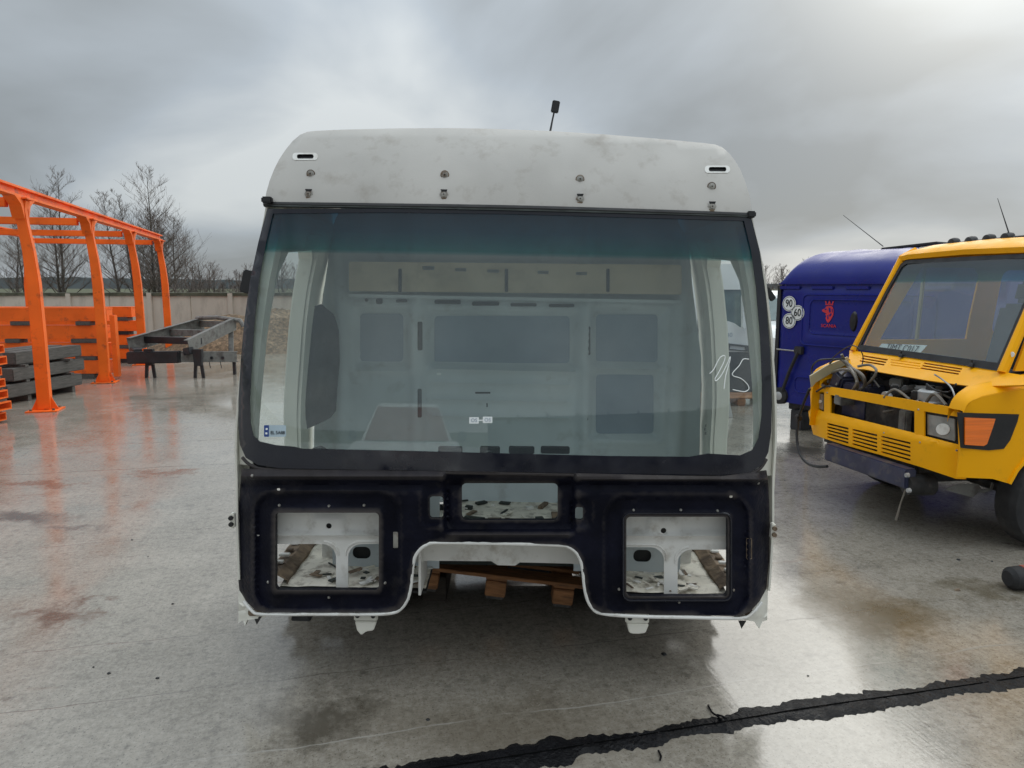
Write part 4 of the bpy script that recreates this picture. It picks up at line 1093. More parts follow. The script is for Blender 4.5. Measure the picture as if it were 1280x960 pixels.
# centre: sloping tunnel panel, rear floor
m_ = MB(); vs = []; fs = []
prof = [(.10, .640), (.24, .625), (.27, .55), (.40, .47), (.60, .41), (.75, .395), (RY, .392)]
for (y, z) in prof:
    for x in (-.42, -.25, -.09, -.07, .07, .09, .25, .42):
        vs.append((x, y, z - (.02 if abs(x) < .08 and .25 < y < .45 else 0) + .004 * fbm((x * 4, y * 4, 6), 2)))
for i in range(len(prof) - 1):
    for k in range(7): fs.append((8 * i + k, 8 * i + k + 1, 8 * i + 9 + k, 8 * i + 8 + k))
m_.add(vs, fs); m_.build('tunnel_panel', 'floor', cab)
m_ = MB(); m_.add([(x, y + .01, z - .03) for x, y, z in vs[16:]], [tuple(i - 16 for i in f) for f in fs if min(f) >= 16]); m_.build('tunnel_shade_sheet', 'black', cab)  # black copy below the tunnel, added to darken its reflection
m_ = MB(); sheet(m_, [(521, 676), (728, 682), (728, 706), (712, 704.5), (650, 703), (644, 707), (622, 706.5), (614, 701.5), (535, 701), (520, 703)], [], lambda u, v: CF.on(u, v, 1, .20 + .015 * (1 if 614 < u < 645 else 0) * -1), 7, .02); m_.build('cross_member', 'sheet_white', cab)
for x in (-.42, .42):
    MB().box((x, .22, .50), (.012, .26, .30)).build('tunnel_side', 'sheet_white', cab)
rnd = random.Random(12)
for k in range(26):
    x = rnd.uniform(-.40, .40); y = rnd.uniform(.85, 1.48)
    MB().box((x, y, .404), (rnd.uniform(.02, .13), rnd.uniform(.01, .05), .006 + .02 * rnd.random() ** 3), Matrix.Rotation(rnd.uniform(0, 3.1), 3, 'Z')).build('scrap', rnd.choice(('rusty', 'sheet_white', 'dark_trim', 'floor')), cab, smooth=False)
# dashboard bulkhead below the glass (black), beam behind it with white clips
m_ = MB(); sheet(m_, [(312, 572), (640, 576), (952, 580), (952, 606), (640, 601), (312, 598)], [], lambda u, v: CF.on(u, v, 1, .24), 20, .01); m_.build('cowl_box', 'black', cab)
MB().box((0, .17, .985), (2.30, .16, .02)).build('cowl_top', 'black', cab)
for (a, c2) in ((548, 578), (600, 625), (636, 668), (676, 712)):
    pa_ = CF.on(a, 562, 1, .26); pb_ = CF.on(c2, 562, 1, .26)
    MB().box(((pa_.x + pb_.x) / 2, .26, pa_.z), (pb_.x - pa_.x, .03, .035)).build('cowl_clip', 'black', cab, bevel=.004)
# cab mounts hanging below the front edge
for (x, y, k) in ((457, 766, 0), (797, 769, 1)):
    p = S(x, y, .05)
    b = MB(); b.box(p + Vector((0, .01, -.018)), (.115, .03, .05)); ob = b.build('cab_mount', 'cab_side', cab, bevel=.006)
    MB().prism([(-.05, -.04), (.055, -.04), (.040, -.085), (.005, -.090), (-.020, -.110 if k == 0 else -.09), (-.040, -.085)], (0, .06, 0), lambda u, v: (p.x + u, p.y - .015, p.z + v)).build('mount_lug', 'cab_side', ob, bevel=.004)
    for dx_ in (-.038, .038): MB().lathe([(0, -.004), (.011, -.004), (.011, .004)], p + Vector((dx_, -.008, -.012)), 'y', 10).build('bolt_hole', 'black', ob)
MB().prism([(-.040, 0), (.034, 0), (.048, -.046), (-.052, -.046)], (0, .05, 0), lambda u, v: tuple(S(376, 766, .05) + Vector((u, 0, v)))).build('rubber_stop', 'rubber', cab, bevel=.006)
# underframe resting on the pallets
for sg in (-1, 1):
    MB().box((sg * .55, .95, .27), (.10, 1.15, .08)).build('floor_runner', 'cab_side', cab, bevel=.006)
MB().box((0, .78, .275), (1.7, .12, .035)).build('floor_bearer', 'dark_trim', cab)
MB().box((0, 1.40, .255), (1.9, .12, .08)).build('floor_bearer', 'dark_trim', cab)

MB().box((0, 1.46, .150), (2.1, .05, .46)).build('rear_light_block', 'black', cab, bevel=.01)  # black board added to stop light coming under from behind
# ---- stickers and writing on the glass
def sticker(poly_px, off, name, m, parent): 
    m_ = MB(); sheet(m_, poly_px, [], lambda u, v: S(u, v, off), 8, .0008); return m_.build(name, m, parent)
st = sticker(rr(330, 531.5, 357.5, 546, 1.5), -.0005, 'registration_sticker', 'sticker_film', cab)
sticker(rr(330, 531.5, 336, 546, 1), -.0016, 'country_band', 'sticker_blue', st)
sticker(rr(332, 535, 334.6, 537.5, .6), -.0026, 'flag_patch', 'sticker', st); sticker(rr(331.6, 540.5, 334.2, 543, .6), -.0026, 'country_letter', 'sticker', st)
def on_glass(px, py, off): 
    p = S(px, py, off); ex = S(px + 3, py, off) - p; ey = S(px, py - 3, off) - p; return axes(ex, ey, p)
text_part('EL 5A88', .022, 'plate_text', 'ink', st, on_glass(347, 541, -.0012))
s2 = sticker(rr(586.5, 521.5, 598.5, 529.5, .6), -.0005, 'paper_tag', 'sticker', cab)
sticker(rr(603.5, 520.8, 615.5, 528.8, .6), -.0005, 'tag_half', 'sticker', s2); sticker(rr(598.5, 524.6, 603.5, 526, .3), -.0004, 'tag_bridge', 'sticker', s2)
text_part('OS', .024, 'tag_text', 'inset', s2, on_glass(592.5, 525.5, -.0012)); text_part('OS', .024, 'tag_text', 'inset', s2, on_glass(609.5, 525, -.0012))
strokes = [[(887, 467), (892, 462), (897, 452), (901, 446), (906, 445), (905, 452), (898, 466), (894, 473), (895, 476), (901, 470), (908, 457), (912.5, 446), (912, 452), (907, 470), (905, 486)],
           [(936, 449), (929, 449), (924, 457), (916, 466), (917, 470), (926, 473), (934, 480), (936, 486), (931, 489.5), (923, 488.5), (916, 487)]]
wr = None
for k, s_ in enumerate(strokes):
    o = MB().tube([S(p.x, p.y, -.001) for p in smooth_line([Vector((x, y, 0)) for x, y in s_], 5)], .0022, 6).build('painted_number' if k == 0 else 'stroke', 'chalk', cab if k == 0 else wr)
    if k == 0: wr = o
# wiper spindle remains and cables behind the lower glass edge
for (x, y) in ((388, 566), (598, 572)):
    p = S(x, y, .07); MB().tube([p, p + Vector((.02, -.01, .02)), p + Vector((.05, .0, .03)), p + Vector((.07, .02, .01))], .008, 6).build('wiper_spindle', 'black', cab)

# ---- pallets under the cab
PY = 3.84
pl0, pl1 = atY(521, 707, PY), atY(722, 731, PY)
pang = math.atan2(pl1.z - pl0.z, pl1.x - pl0.x)
PWd = (pl1 - pl0).length
def pallet(Mx, w, label, top_m, bot_m):
    pal = thing('wooden_pallet', label, 'pallet', Mx, 'pallets under the cab')
    for k in range(6):
        MB().box((w / 2 + random.uniform(-.01, .01), .06 + k * .19, -.010), (w + .06, .13 if k in (0, 5) else .10, .020)).build('deck_board', top_m, pal, bevel=.003)
    for k in range(3):
        xk = .070 + k * (w - .14) / 2
        MB().box((xk, .57, -.032), (.12, 1.1, .020)).build('stringer_board', top_m, pal, bevel=.003)
        for j in range(3):
            MB().box((xk, .07 + j * .50, -.087), (.115, .13, .088)).build('block', top_m, pal, bevel=.005)
        MB().box((xk, .57, -.142), (.10, 1.1, .020)).build('bottom_board', bot_m, pal, bevel=.003)
    return pal
pallet(Matrix.Translation(pl0) @ Matrix.Rotation(-pang, 4, 'Y'), PWd, 'orange-brown wooden pallet tilted under the front arch of the cab', 'wood_pallet', 'wood_grey')
for sx_, lb_ in ((-1.30, 'added dark pallet deepening the shade under the cab on the chassis side'), (.46, 'added dark pallet deepening the shade under the cab on the van side')):  # stacks added to make the space below the cab dark
    for lay in range(2):
        pallet(Matrix.Translation((sx_ + .02 * lay, 3.92 + .03 * lay, .153 + .153 * lay)), .70, lb_ + (', lower one' if lay == 0 else ', upper one'), 'wood_dark', 'wood_dark')
pallet(Matrix.Translation((-.42, 4.98, .153)), .76, 'added dark pallet blocking light behind the tilted one, under the rear wall', 'wood_dark', 'wood_dark')  # added to close off light from behind
o = MB().box((0, 0, 0), (.14, .9, .11)).build('support_timber', 'wood_dark', bevel=.005); o.location = (pl0.x + .07, PY + .66, (pl0.z - .155) / 2); o.scale = (1, 1, max(.4, (pl0.z - .155) / .11))
tag(o, 'short dark timber lifting one end of the tilted pallet', 'timber')
#@@SPLIT@@
# ================================================================== RIGHT SIDE OF THE YARD
# ---- blue truck cab, its rear wall turned towards us
BX, BYY, BPHI = 3.50, 9.50, 57.0
BM = Matrix.Translation((BX, BYY, 0)) @ Matrix.Rotation(R(-BPHI), 4, 'Z')
bc = thing('blue_truck_cab', 'deep blue truck cab with red emblem and speed stickers on its rear wall', 'truck cab', BM)
BF = Frame(BM)
BW, BZ0, BZ1, BD = 2.45, .34, 1.88, 1.75
def Bp(px, py, off=0.0): return BF.on(px, py, 1, off)
def Bxz(px, py): p = Bp(px, py); return p.x, p.z
rects = []
for (a, b_, c2, d2) in ((1013, 374, 1066, 420), (1005, 368, 1078, 436)):
    x0, z1_ = Bxz(a, b_); x1, z0_ = Bxz(c2, d2); rects.append((x0, z0_, x1, z1_))
rects[0] = (rects[0][0], rects[0][1], 1.75, rects[0][3]); rects[1] = (rects[1][0], rects[1][1], 2.0, rects[1][3])
def b_rel(x, z):
    r = 0
    for (x0, z0, x1, z1_), dpt in zip(rects, (.022, -.014)):
        d = max(x0 - x, x - x1, z0 - z, z - z1_); r += dpt * (1 - sstep(-.02, .02, d))
    r -= .012 * math.exp(-((z - .95) / .018) ** 2) + .012 * math.exp(-((z - .72) / .02) ** 2)
    r += .05 * sstep(.10, 0, x) ** 2
    if z > BZ1 - .06: r += .02
    return r
m_ = MB(); sheet(m_, [(0, BZ0 + .12), (.12, BZ0), (BW - .1, BZ0), (BW, BZ0 + .1), (BW, BZ1), (0.02, BZ1)], [], lambda x, z: Vector((x, b_rel(x, z), z)), .05, .01); m_.build('rear_wall', 'blue', bc, angle=50)
for k in range(5):
    xx = .16 + k * .46
    MB().box((xx, -.004, BZ1 - .045), (.30, .02, .045)).build('roof_clip', 'blue', bc, bevel=.008)
for (x0, z0, x1, z1_) in rects + [(.30, .50, 2.1, .70)]:
    q = resample(rr(x0, z0, x1, z1_, .07), .08)
    MB().tube([Vector((x, b_rel(x, z) - .002, z)) for x, z in q], .011, 6, closed=True).build('pressed_line', 'blue', bc)
# drip rail and curved roof
MB().bar((0, -.008, BZ1 + .004), (BW, -.008, BZ1 + .004), .03, .018).build('drip_rail', 'blue', bc, bevel=.005)
m_ = MB(); vs = []; fs = []; NU, NV = 44, 14
for j in range(NV + 1):
    t = j / NV
    for i in range(NU + 1):
        u = i / NU; x = BW * u
        e_ = min(1, min(u, 1 - u) / .10); k = (1 - (1 - e_) ** 2.6) ** .5 if e_ < 1 else 1
        z = BZ1 + .01 + (.43 * math.sin(t * math.pi / 2) ** .9) * (.30 + .70 * k) * (k if t > 0 else 1)
        y = .01 + 1.0 * (1 - math.cos(t * math.pi / 2)) ** 1.15
        for xr in (.55, 1.25, 1.95):
            z += .012 * math.exp(-((x - xr) / .035) ** 2) * t
        vs.append((x, y, z))
for j in range(NV):
    for i in range(NU): q = j * (NU + 1) + i; fs.append((q, q + 1, q + NU + 2, q + NU + 1))
m_.add(vs, fs); top_row = [vs[NV * (NU + 1) + i] for i in range(NU + 1)]
m_.build('roof', 'blue', bc, angle=50)
m_ = MB(); a = [Vector(p) for p in top_row]; b_ = [Vector((p.x, BD, p.z - .05)) for p in a]; n = len(a)
m_.add(a + b_, [(i, i + 1, n + i + 1, n + i) for i in range(n - 1)]); m_.build('roof_top', 'blue', bc)
q0, q1 = BF.on(1108, 311, 1, .95), BF.on(1178, 304, 1, .95)
m_ = MB(); m_.bar(q0 + Vector((0, 0, -.01)), q1 + Vector((0, .02, .0)), .30, .035); m_.build('roof_hatch', 'chassis_black', bc, bevel=.012)
m_ = MB(); m_.tube([BF.on(1104, 308, 1, .8), BF.on(1054, 269, 1, .8)], [.006, .003], 5); m_.build('whip_antenna', 'black', bc)
# sides
for xx, s in ((0.0, 1), (BW, -1)):
    m_ = MB(); sheet(m_, [(.04, BZ0 + .1), (BD, BZ0), (BD, BZ1 + .1), (.04, BZ1)], [], lambda y, z: Vector((xx, y, z)), .2, (s * .012, 0, 0)); m_.build('side_wall', 'blue', bc)
MB().bar((-.012, .02, BZ0 + .1), (-.012, .02, BZ1 - .02), .02, .05).build('corner_trim', 'chassis_black', bc)
m_ = MB(); sheet(m_, [(0.05, BZ0), (BW - .05, BZ0), (BW - .05, BZ1), (.05, BZ1)], [], lambda x, z: Vector((x, BD, z)), .3, .012); m_.build('front_wall', 'blue', bc)
MB().box((BW / 2, BD / 2, BZ0 + .05), (BW - .1, BD - .1, .04)).build('floor', 'chassis_black', bc)
# lower fittings
MB().box((.36, -.03, 1.04), (.12, .06, .10)).build('lock_box', 'chassis_black', bc, bevel=.01)
MB().tube([(.36, -.05, 1.02), (.25, -.06, .75), (.16, -.05, .50)], .022, 6).build('damper', 'chassis_black', bc)
MB().tube([(.02, -.03, 1.03), (.30, -.05, 1.03)], .010, 6).build('rod', 'steel', bc)
ml = MB().lathe([(0, -.03), (.07, -.03), (.11, -.02), (.115, .05), (0, .05)], (.10, -.02, .42), 'y', 20).build('air_spring', 'rubber', bc)
MB().lathe([(0, -.034), (.05, -.033), (.055, -.030)], (.10, -.021, .42), 'y', 16).build('spring_cap', 'alu', ml)
MB().box((1.0, .3, .30), (1.7, .4, .12)).build('mount_beam', 'chassis_black', bc, bevel=.01)
for xx in (.35, 1.1, 1.85):
    MB().box((xx, .25, .13), (.18, .5, .26)).build('support_block', 'chassis_black', bc, bevel=.01)
MB().tube(smooth_line([Vector(p) for p in ((.62, -.02, .74), (.66, -.05, .80), (.74, -.06, .80), (.80, -.05, .70), (.82, -.04, .52), (.70, -.04, .42))]), .014, 6).build('air_hose', 'alu', bc)
# cab mirror seen at the van's edge
mr = MB(); p = BF.on(1067, 402, 1, -.25); mr.lathe([(0, -.03), (.05, -.02), (.06, .01), (.03, .04), (0, .05)], (0, 0, 0), 'y', 16)
mr.v = [(p.x + v[0] * .75, p.y + v[1], p.z + v[2] * 2.0) for v in mr.v]; mr.build('mirror', 'black', bc)
# speed stickers
def disc(mb_, c_, r0, r1, y, n=28):
    vs = [(c_[0] + r * math.cos(2 * math.pi * k / n), y, c_[1] + r * math.sin(2 * math.pi * k / n)) for r in (r0, r1) for k in range(n)]
    mb_.add(vs, [(k, (k + 1) % n, n + (k + 1) % n, n + k) for k in range(n)]); return mb_
for (px, py, tx) in ((987.5, 379.5, '90'), (998, 391, '60'), (987.5, 401, '80')):
    x, z = Bxz(px, py); yb = -.018
    m_ = MB(); disc(m_, (x, z), .001, .098, yb); sk = m_.build('speed_sticker', 'sticker', bc)
    m_ = MB(); disc(m_, (x, z), .083, .089, yb - .002); m_.build('ring', 'ink', sk)
    text_part(tx, .125, 'number', 'ink', sk, axes((1, 0, 0), (0, 0, 1), (x, yb - .004, z)) @ Matrix.Diagonal((.85, 1.1, 1, 1)), .002)
# red crowned griffin head emblem with the name below
ex, ez = Bxz(1035.5, 391.5); eb = BF.on(1035, 391, 1, 0)
EY = .004
def emb(polys, name, par):
    m_ = MB()
    for P_ in polys: sheet(m_, [(ex + u * .8, ez + .02 + v * .8) for u, v in P_], [], lambda x, z: Vector((x, EY, z)), .05, -.004, inner=False)
    return m_.build(name, 'red', par, smooth=False)
head = emb([[(-.060, .045), (-.045, .075), (-.01, .085), (.035, .085), (.065, .07), (.08, .035), (.085, -.01), (.08, -.06), (.06, -.10), (.03, -.15), (.0, -.175), (-.03, -.14), (-.045, -.10), (-.03, -.07), (-.05, -.05), (-.035, -.03), (-.06, -.02), (-.10, -.005), (-.115, .02), (-.09, .035)]], 'emblem', bc)
emb([[(-.06, .098), (.07, .098), (.072, .112), (-.062, .112)], [(-.055, .118), (-.035, .118), (-.048, .16), (-.07, .155)], [(-.02, .118), (.03, .118), (.005, .175)], [(.045, .118), (.066, .118), (.082, .155), (.06, .16)]], 'emblem_crown', head)
m_ = MB()
for P_ in ([(-.07, .03), (-.05, .045), (-.03, .035), (-.05, .022)], [(0, .06), (.03, .055), (.04, .0), (.02, -.02), (.005, .01)], [(.01, -.05), (.05, -.02), (.055, -.05), (.03, -.08)], [(-.015, -.06), (.0, -.05), (.005, -.11), (-.01, -.12)], [(.055, .05), (.07, .03), (.068, -.02), (.058, .0)]):
    sheet(m_, [(ex + u * .8, ez + .02 + v * .8) for u, v in P_], [], lambda x, z: Vector((x, EY - .005, z)), .05, -.002, inner=False)
m_.build('emblem_lines', 'blue', head, smooth=False)
tz = Bxz(1035.5, 407.5)
text_part('SCANIA', .058, 'emblem_text', 'red', bc, axes((1, 0, 0), (0, 0, 1), (tz[0], .002, tz[1])), .002)

# ---- white truck cab further back, seen through the missing door
WM = Matrix.Translation((0, 11.6, 0)); wc = thing('white_truck_cab', 'white truck cab with green-tinted side glass standing far behind the blue cab', 'truck cab', WM)
WF = Frame(WM)
def Wp(px, py, off=0): return WF.on(px, py, 1, off)
body = [(706, 440), (706, 400), (712, 372), (722, 345), (736, 330), (936, 330), (945, 350), (950, 400), (950, 440)]
win = [(889, 401), (911, 401.5), (918, 404), (925, 409), (940, 410), (941, 368), (930, 362), (893, 362), (889, 372)]
m_ = MB(); sheet(m_, body, [win], lambda u, v: Wp(u, v), 10, .04); m_.build('door_side', 'white_paint', wc)
m_ = MB(); sheet(m_, win, [], lambda u, v: Wp(u, v, .03), 20, .006); m_.build('side_glass', 'glass_dark', wc)
m_ = MB(); sheet(m_, rr(928.5, 368, 938, 411, 3), [], lambda u, v: Wp(u, v, -.18), 12, .09); m_.build('mirror', 'white_paint', wc)
pa_, pb_ = Wp(708, 440), Wp(948, 440)
MB().box(((pa_.x + pb_.x) / 2, 1.1, 1.45), (pb_.x - pa_.x - .1, 2.0, 1.5)).build('cab_shell', 'white_paint', wc, bevel=.12)
m_ = MB(); sheet(m_, [(710, 438), (947, 438), (947, 487), (930, 492), (880, 490), (720, 485)], [], lambda u, v: Wp(u, v, .06), 14, .5); m_.build('lower_skirt', 'chassis_black', wc)
m_ = MB(); sheet(m_, [(905, 437), (908, 429), (936, 432), (937, 440)], [[(912, 436), (913, 432), (931, 434), (932, 438)]], lambda u, v: Wp(u, v, -.03), 4, .02); m_.build('step_frame', 'chassis_black', wc)
win2 = [(735, 401), (790, 401), (790, 362), (745, 362)]
m_ = MB(); sheet(m_, win2, [], lambda u, v: Wp(u, v, -.012), 20, .008); m_.build('side_glass', 'glass_dark', wc)
for xs_ in (808, 872):
    m_ = MB(); sheet(m_, [(xs_, 345), (xs_ + 1.2, 345), (xs_ + 1.2, 437), (xs_, 437)], [], lambda u, v: Wp(u, v, -.004), 20, .004); m_.build('panel_seam', 'chassis_black', wc)
m_ = MB(); sheet(m_, rr(846, 412, 858, 416, 1.2, 2), [], lambda u, v: Wp(u, v, -.03), 6, .03); m_.build('door_handle', 'black', wc)
q = Wp(897, 419, -.004); text_part('TGL 12.240', .10, 'model_text', 'inset', wc, axes((1, 0, 0), (0, 0, 1), q), .001)
for k in range(2):
    MB().box((pa_.x + .5 + 1.0 * k, .5, .12), (.25, .8, .24)).build('support_block', 'wood_pallet', wc, bevel=.01)
wp = gnd(918, 503); o = thing('wooden_pallet', 'flat reddish wooden pallet lying before the far white cab', 'pallet', Matrix.Translation((wp.x, wp.y, 0)))
for k in range(5): MB().box((0, -.3 + k * .19, .125), (1.1, .12, .022)).build('deck_board', 'wood_pallet', o, bevel=.003)
for k in range(3):
    MB().box((-.48 + k * .48, .08, .066), (.12, .9, .09)).build('block', 'wood_pallet', o, bevel=.004); MB().box((-.48 + k * .48, .08, .010), (.10, .9, .018)).build('bottom_board', 'wood_pallet', o)
wp = gnd(897, 522); o = MB().prism([(-.22, 0), (.22, 0), (.16, .42), (-.10, .46)], (0, .06, 0), lambda u, v: (u, v * .35, v)).build('metal_panel', 'alu', bevel=.004); o.location = (wp.x, wp.y, 0)
tag(o, 'loose grey sheet metal panel leaning by the far pallet', 'metal panel')
# other pale vehicle beyond the gap between the cabs
pw_ = gnd(968, 470)
vv = thing('white_van', 'small white van far back in the gap beside the blue cab', 'van', Matrix.Translation((pw_.x + .5, 15.5, 0)))
def loft(secs, name, m, par, bevel=0):
    m_ = MB(); n = len(secs[0]); vs = [p for s_ in secs for p in s_]; fs = []
    for i in range(len(secs) - 1):
        for k in range(n): fs.append((i * n + k, i * n + (k + 1) % n, (i + 1) * n + (k + 1) % n, (i + 1) * n + k))
    fs.append(tuple(range(n))[::-1]); fs.append(tuple((len(secs) - 1) * n + k for k in range(n)))
    m_.add(vs, fs); return m_.build(name, m, par, bevel=bevel)
def car_body(par, prof, w, m, name='body', tum=.12, belt=.85):
    """side profile (y,z) swept across the width with tumblehome"""
    secs = []
    for s in (-1, -.94, -.5, 0, .5, .94, 1):
        k = 1 - .04 * (abs(s) > .97)
        secs.append([(s * w * (1 - tum * max(0, z - belt)), y * k, z if abs(s) < .97 else z * .985 + .01) for y, z in prof])
    return loft(secs, name, m, par)
car_body(vv, [(0, .3), (0, .75), (.25, .95), (.75, 1.05), (1.2, 1.65), (1.6, 1.75), (3.6, 1.72), (3.75, 1.0), (3.75, .3)], .85, 'white_paint')
m_ = MB(); sheet(m_, [(-.62, 1.10), (.62, 1.10), (.56, 1.58), (-.56, 1.58)], [], lambda x, z: Vector((x, .775 + (z - 1.08) * .75 - .03, z)), .3, .02); m_.build('windscreen', 'glass_dark', vv)
def wheel(par, c_, r, w, ax='x', name='wheel'):
    s = 1
    t = MB().lathe([(r * .62, -w / 2 + .01), (r * .68, -w / 2), (r * .92, -w / 2 + .004), (r * .99, -w / 2 + .03), (r, -w / 4), (r, w / 4), (r * .99, w / 2 - .03), (r * .92, w / 2 - .004), (r * .68, w / 2), (r * .62, w / 2 - .01)], c_, ax, 36).build('tyre', 'rubber', par)
    MB().lathe([(0, -w / 2 + .06), (r * .18, -w / 2 + .05), (r * .25, -w / 2 + .08), (r * .50, -w / 2 + .07), (r * .60, -w / 2 + .02), (r * .64, -w / 2 + .015), (r * .64, w / 2 - .02), (0, w / 2 - .03)], c_, ax, 30).build('rim', 'chassis', t)
    return t
for x_ in (-.78, .78):
    for y_ in (.65, 3.0): wheel(vv, (x_, y_, .29), .29, .17)

# ---- yellow van with its bonnet off
VC = Vector((3.02, 4.85, 0)); VTH = math.atan2(.13, .99)
VM = Matrix.Translation(VC) @ Matrix.Rotation(VTH, 4, 'Z')
van = thing('yellow_van', 'yellow van with its bonnet off, cables in the engine bay and amber corner lamp', 'van', VM)
VF = Frame(VM)
def vfront(p): return .075 * abs((p.y - .86) / .95) ** 4
def V(px, py, off=0.0): return VF.surf(px, py, 0, lambda q: vfront(q) + off)
fr_out = [(1012, 480), (1030, 482.5), (1060, 487), (1130, 498.5), (1198, 510.5), (1203, 556), (1206, 599), (1195, 598.5), (1150, 583.5), (1100, 568.5), (1060, 557.5), (1030, 548), (1016.5, 543), (1011, 520), (1010.5, 514), (1013.5, 511)]
hl_n = [(1155, 514), (1197, 521), (1198, 556), (1155, 545)]; hl_f = [(1018, 488.5), (1030, 490.5), (1030, 515), (1018, 510.5)]
gril = [(1038, 493.5), (1143, 514), (1143, 541.5), (1038, 516)]
slots_v = []
for (a, b_) in ((1034, 1060.5), (1065.5, 1096.5), (1101.5, 1138)):
    for r_ in range(5):
        def yb(x): return 528.3 + (x - 1033) * .235 + r_ * (4.1 + (x - 1033) * .0105)
        slots_v.append([(a, yb(a)), (b_, yb(b_)), (b_, yb(b_) + 2.6 + .0), (a, yb(a) + 2.1)])
def v_rel(u, v):
    r = 0
    d = v - (515 + (u - 1012) * .222)     # step between lamp row and apron
    r -= .022 * sstep(-1.5, 2.5, d) * (1 - sstep(1178, 1202, u))
    return r
m_ = MB(); sheet(m_, fr_out, [hl_n, hl_f, gril] + slots_v, lambda u, v: V(u, v, v_rel(u, v)), 5, (.012, 0, 0)); m_.build('front_frame', 'yellow', van, angle=40)
m_ = MB(); sheet(m_, [(1030, 524), (1142, 552), (1142, 583), (1030, 552)], [], lambda u, v: V(u, v, .05), 6, (.01, 0, 0)); m_.build('slot_backing', 'black', van)
for P_, rim in ((hl_n, 1), (hl_f, 1)):
    x0, x1 = min(p[0] for p in P_), max(p[0] for p in P_)
    m_ = MB(); sheet(m_, P_, [], lambda u, v: V(u, v, .035), 8, (.01, 0, 0)); hb_ = m_.build('headlight', 'engine', van)
    cx_, cy_ = sum(p[0] for p in P_) / 4, sum(p[1] for p in P_) / 4; k = .80
    m_ = MB(); sheet(m_, [(cx_ + (p[0] - cx_) * k, cy_ + (p[1] - cy_) * k) for p in P_], [], lambda u, v: V(u, v, .024 - .012 * (1 - ((u - cx_) / (x1 - x0) * 2) ** 2)), 3.5, (.01, 0, 0)); m_.build('lens', 'lamp_glass', hb_)
    m_ = MB(); sheet(m_, [(cx_ + (x1 - x0) * (.05 + .20 * math.cos(a)), cy_ + (x1 - x0) * (.06 + .17 * math.sin(a))) for a in [2 * math.pi * q_ / 18 for q_ in range(18)]], [], lambda u, v: V(u, v, .008), 4, (.004, 0, 0)); m_.build('lens_glint', 'sheet_white', hb_)  # white disc on the lens stands for its bright reflection
m_ = MB(); sheet(m_, gril, [], lambda u, v: V(u, v, .16), 12, (.02, 0, 0)); m_.build('radiator', 'engine', van)
p = V(1131, 530, .12); MB().box(p, (.06, .09, .22)).build('coolant_pipe', 'chassis', van, bevel=.01)
# corner lamp wrapping round the near corner
def VS(px, py, off=0.0): return VF.on(px, py, 1, -.085 - off)
blk = [(1199, 516), (1274, 518), (1272, 527), (1263, 550), (1255, 561), (1236, 563), (1203, 560)]
m_ = MB(); sheet(m_, blk, [], lambda u, v: VS(u, v, .012), 7, (0, .02, 0)); cl = m_.build('corner_lamp', 'black', van)
m_ = MB(); sheet(m_, [(1206.5, 522), (1244.5, 523.5), (1242, 532), (1234, 555), (1230, 557.5), (1206.5, 556)], [], lambda u, v: VS(u, v, .022), 6, (0, .012, 0)); m_.build('amber_lens', 'amber', cl, bevel=0)
for (a_, b2_) in (((1.02, .46), (1.02, 1.27)), ((1.95, .46), (1.95, 1.27))):
    MB().bar((a_[0], -.094, a_[1]), (b2_[0], -.094 + .02, b2_[1] - .06), .010, .008).build('door_gap', 'black', van)
for px_, py_ in ((1018, 520), (1105, 541), (1150, 553), (1196, 563), (1148, 512), (1034, 491)):
    MB().lathe([(0, -.006), (.006, -.005), (.008, .002)], V(px_, py_, -.022), 'x', 8).build('screw', 'steel', van)
# near wing with wheel arch, door, side
WCX, WR = .79, .335
archp = [(WCX + .43 * math.cos(a), .36 + .43 * math.sin(a)) for a in [R(160 - 14 * k) for k in range(10)]]
side = [(.0, .565), (.26, .545)] + archp + [(1.16, .42), (3.9, .42), (3.9, 1.28), (.62, 1.28), (.58, 1.20), (.48, 1.185), (.12, 1.12), (.045, 1.09), (.01, 1.03)]
m_ = MB(); sheet(m_, side, [], lambda x, z: Vector((x, -.09 + .13 * sstep(1.17, 1.27, z) + .012 * sstep(.05, 0, x), z)), .07, (0, .012, 0)); m_.build('near_side', 'yellow', van, angle=50)
m_ = MB(); sheet(m_, [(x, z) for x, z in side], [], lambda x, z: Vector((x, 1.80 - .03 * sstep(1.0, 1.25, z), z)), .12, (0, -.012, 0)); m_.build('far_side', 'yellow', van, angle=50)
MB().tube([Vector((x, -.092, z)) for x, z in archp], .016, 6).build('arch_edge', 'yellow', van)
# wing tops each side of the open bay
for sg_, y0 in ((1, -.092), (-1, 1.802)):
    m_ = MB(); vs = []; xs = [-.004, .012, .03, .06, .12, .2, .3, .4, .5, .60, .66]
    for x in xs:
        z = float(np.interp(x, [-.004, .012, .03, .06, .12, .5, .60, .66], [1.02, 1.065, 1.09, 1.108, 1.125, 1.192, 1.215, 1.24]))
        k = sstep(-.004, .14, x)
        for dy_, dz in ((0, -.012), (.010, 0.0), (.035, .016 * k + .003), (.085, .038 * k), (.125, .050 * k), (.140, .044 * k), (.142, -.10)):
            vs.append((x, y0 + sg_ * dy_, z + dz))
    m_.add(vs, [(7 * i + k, 7 * i + k + 1, 7 * i + 8 + k, 7 * i + 7 + k) for i in range(len(xs) - 1) for k in range(6)]); m_.build('wing_top', 'yellow', van, angle=65)
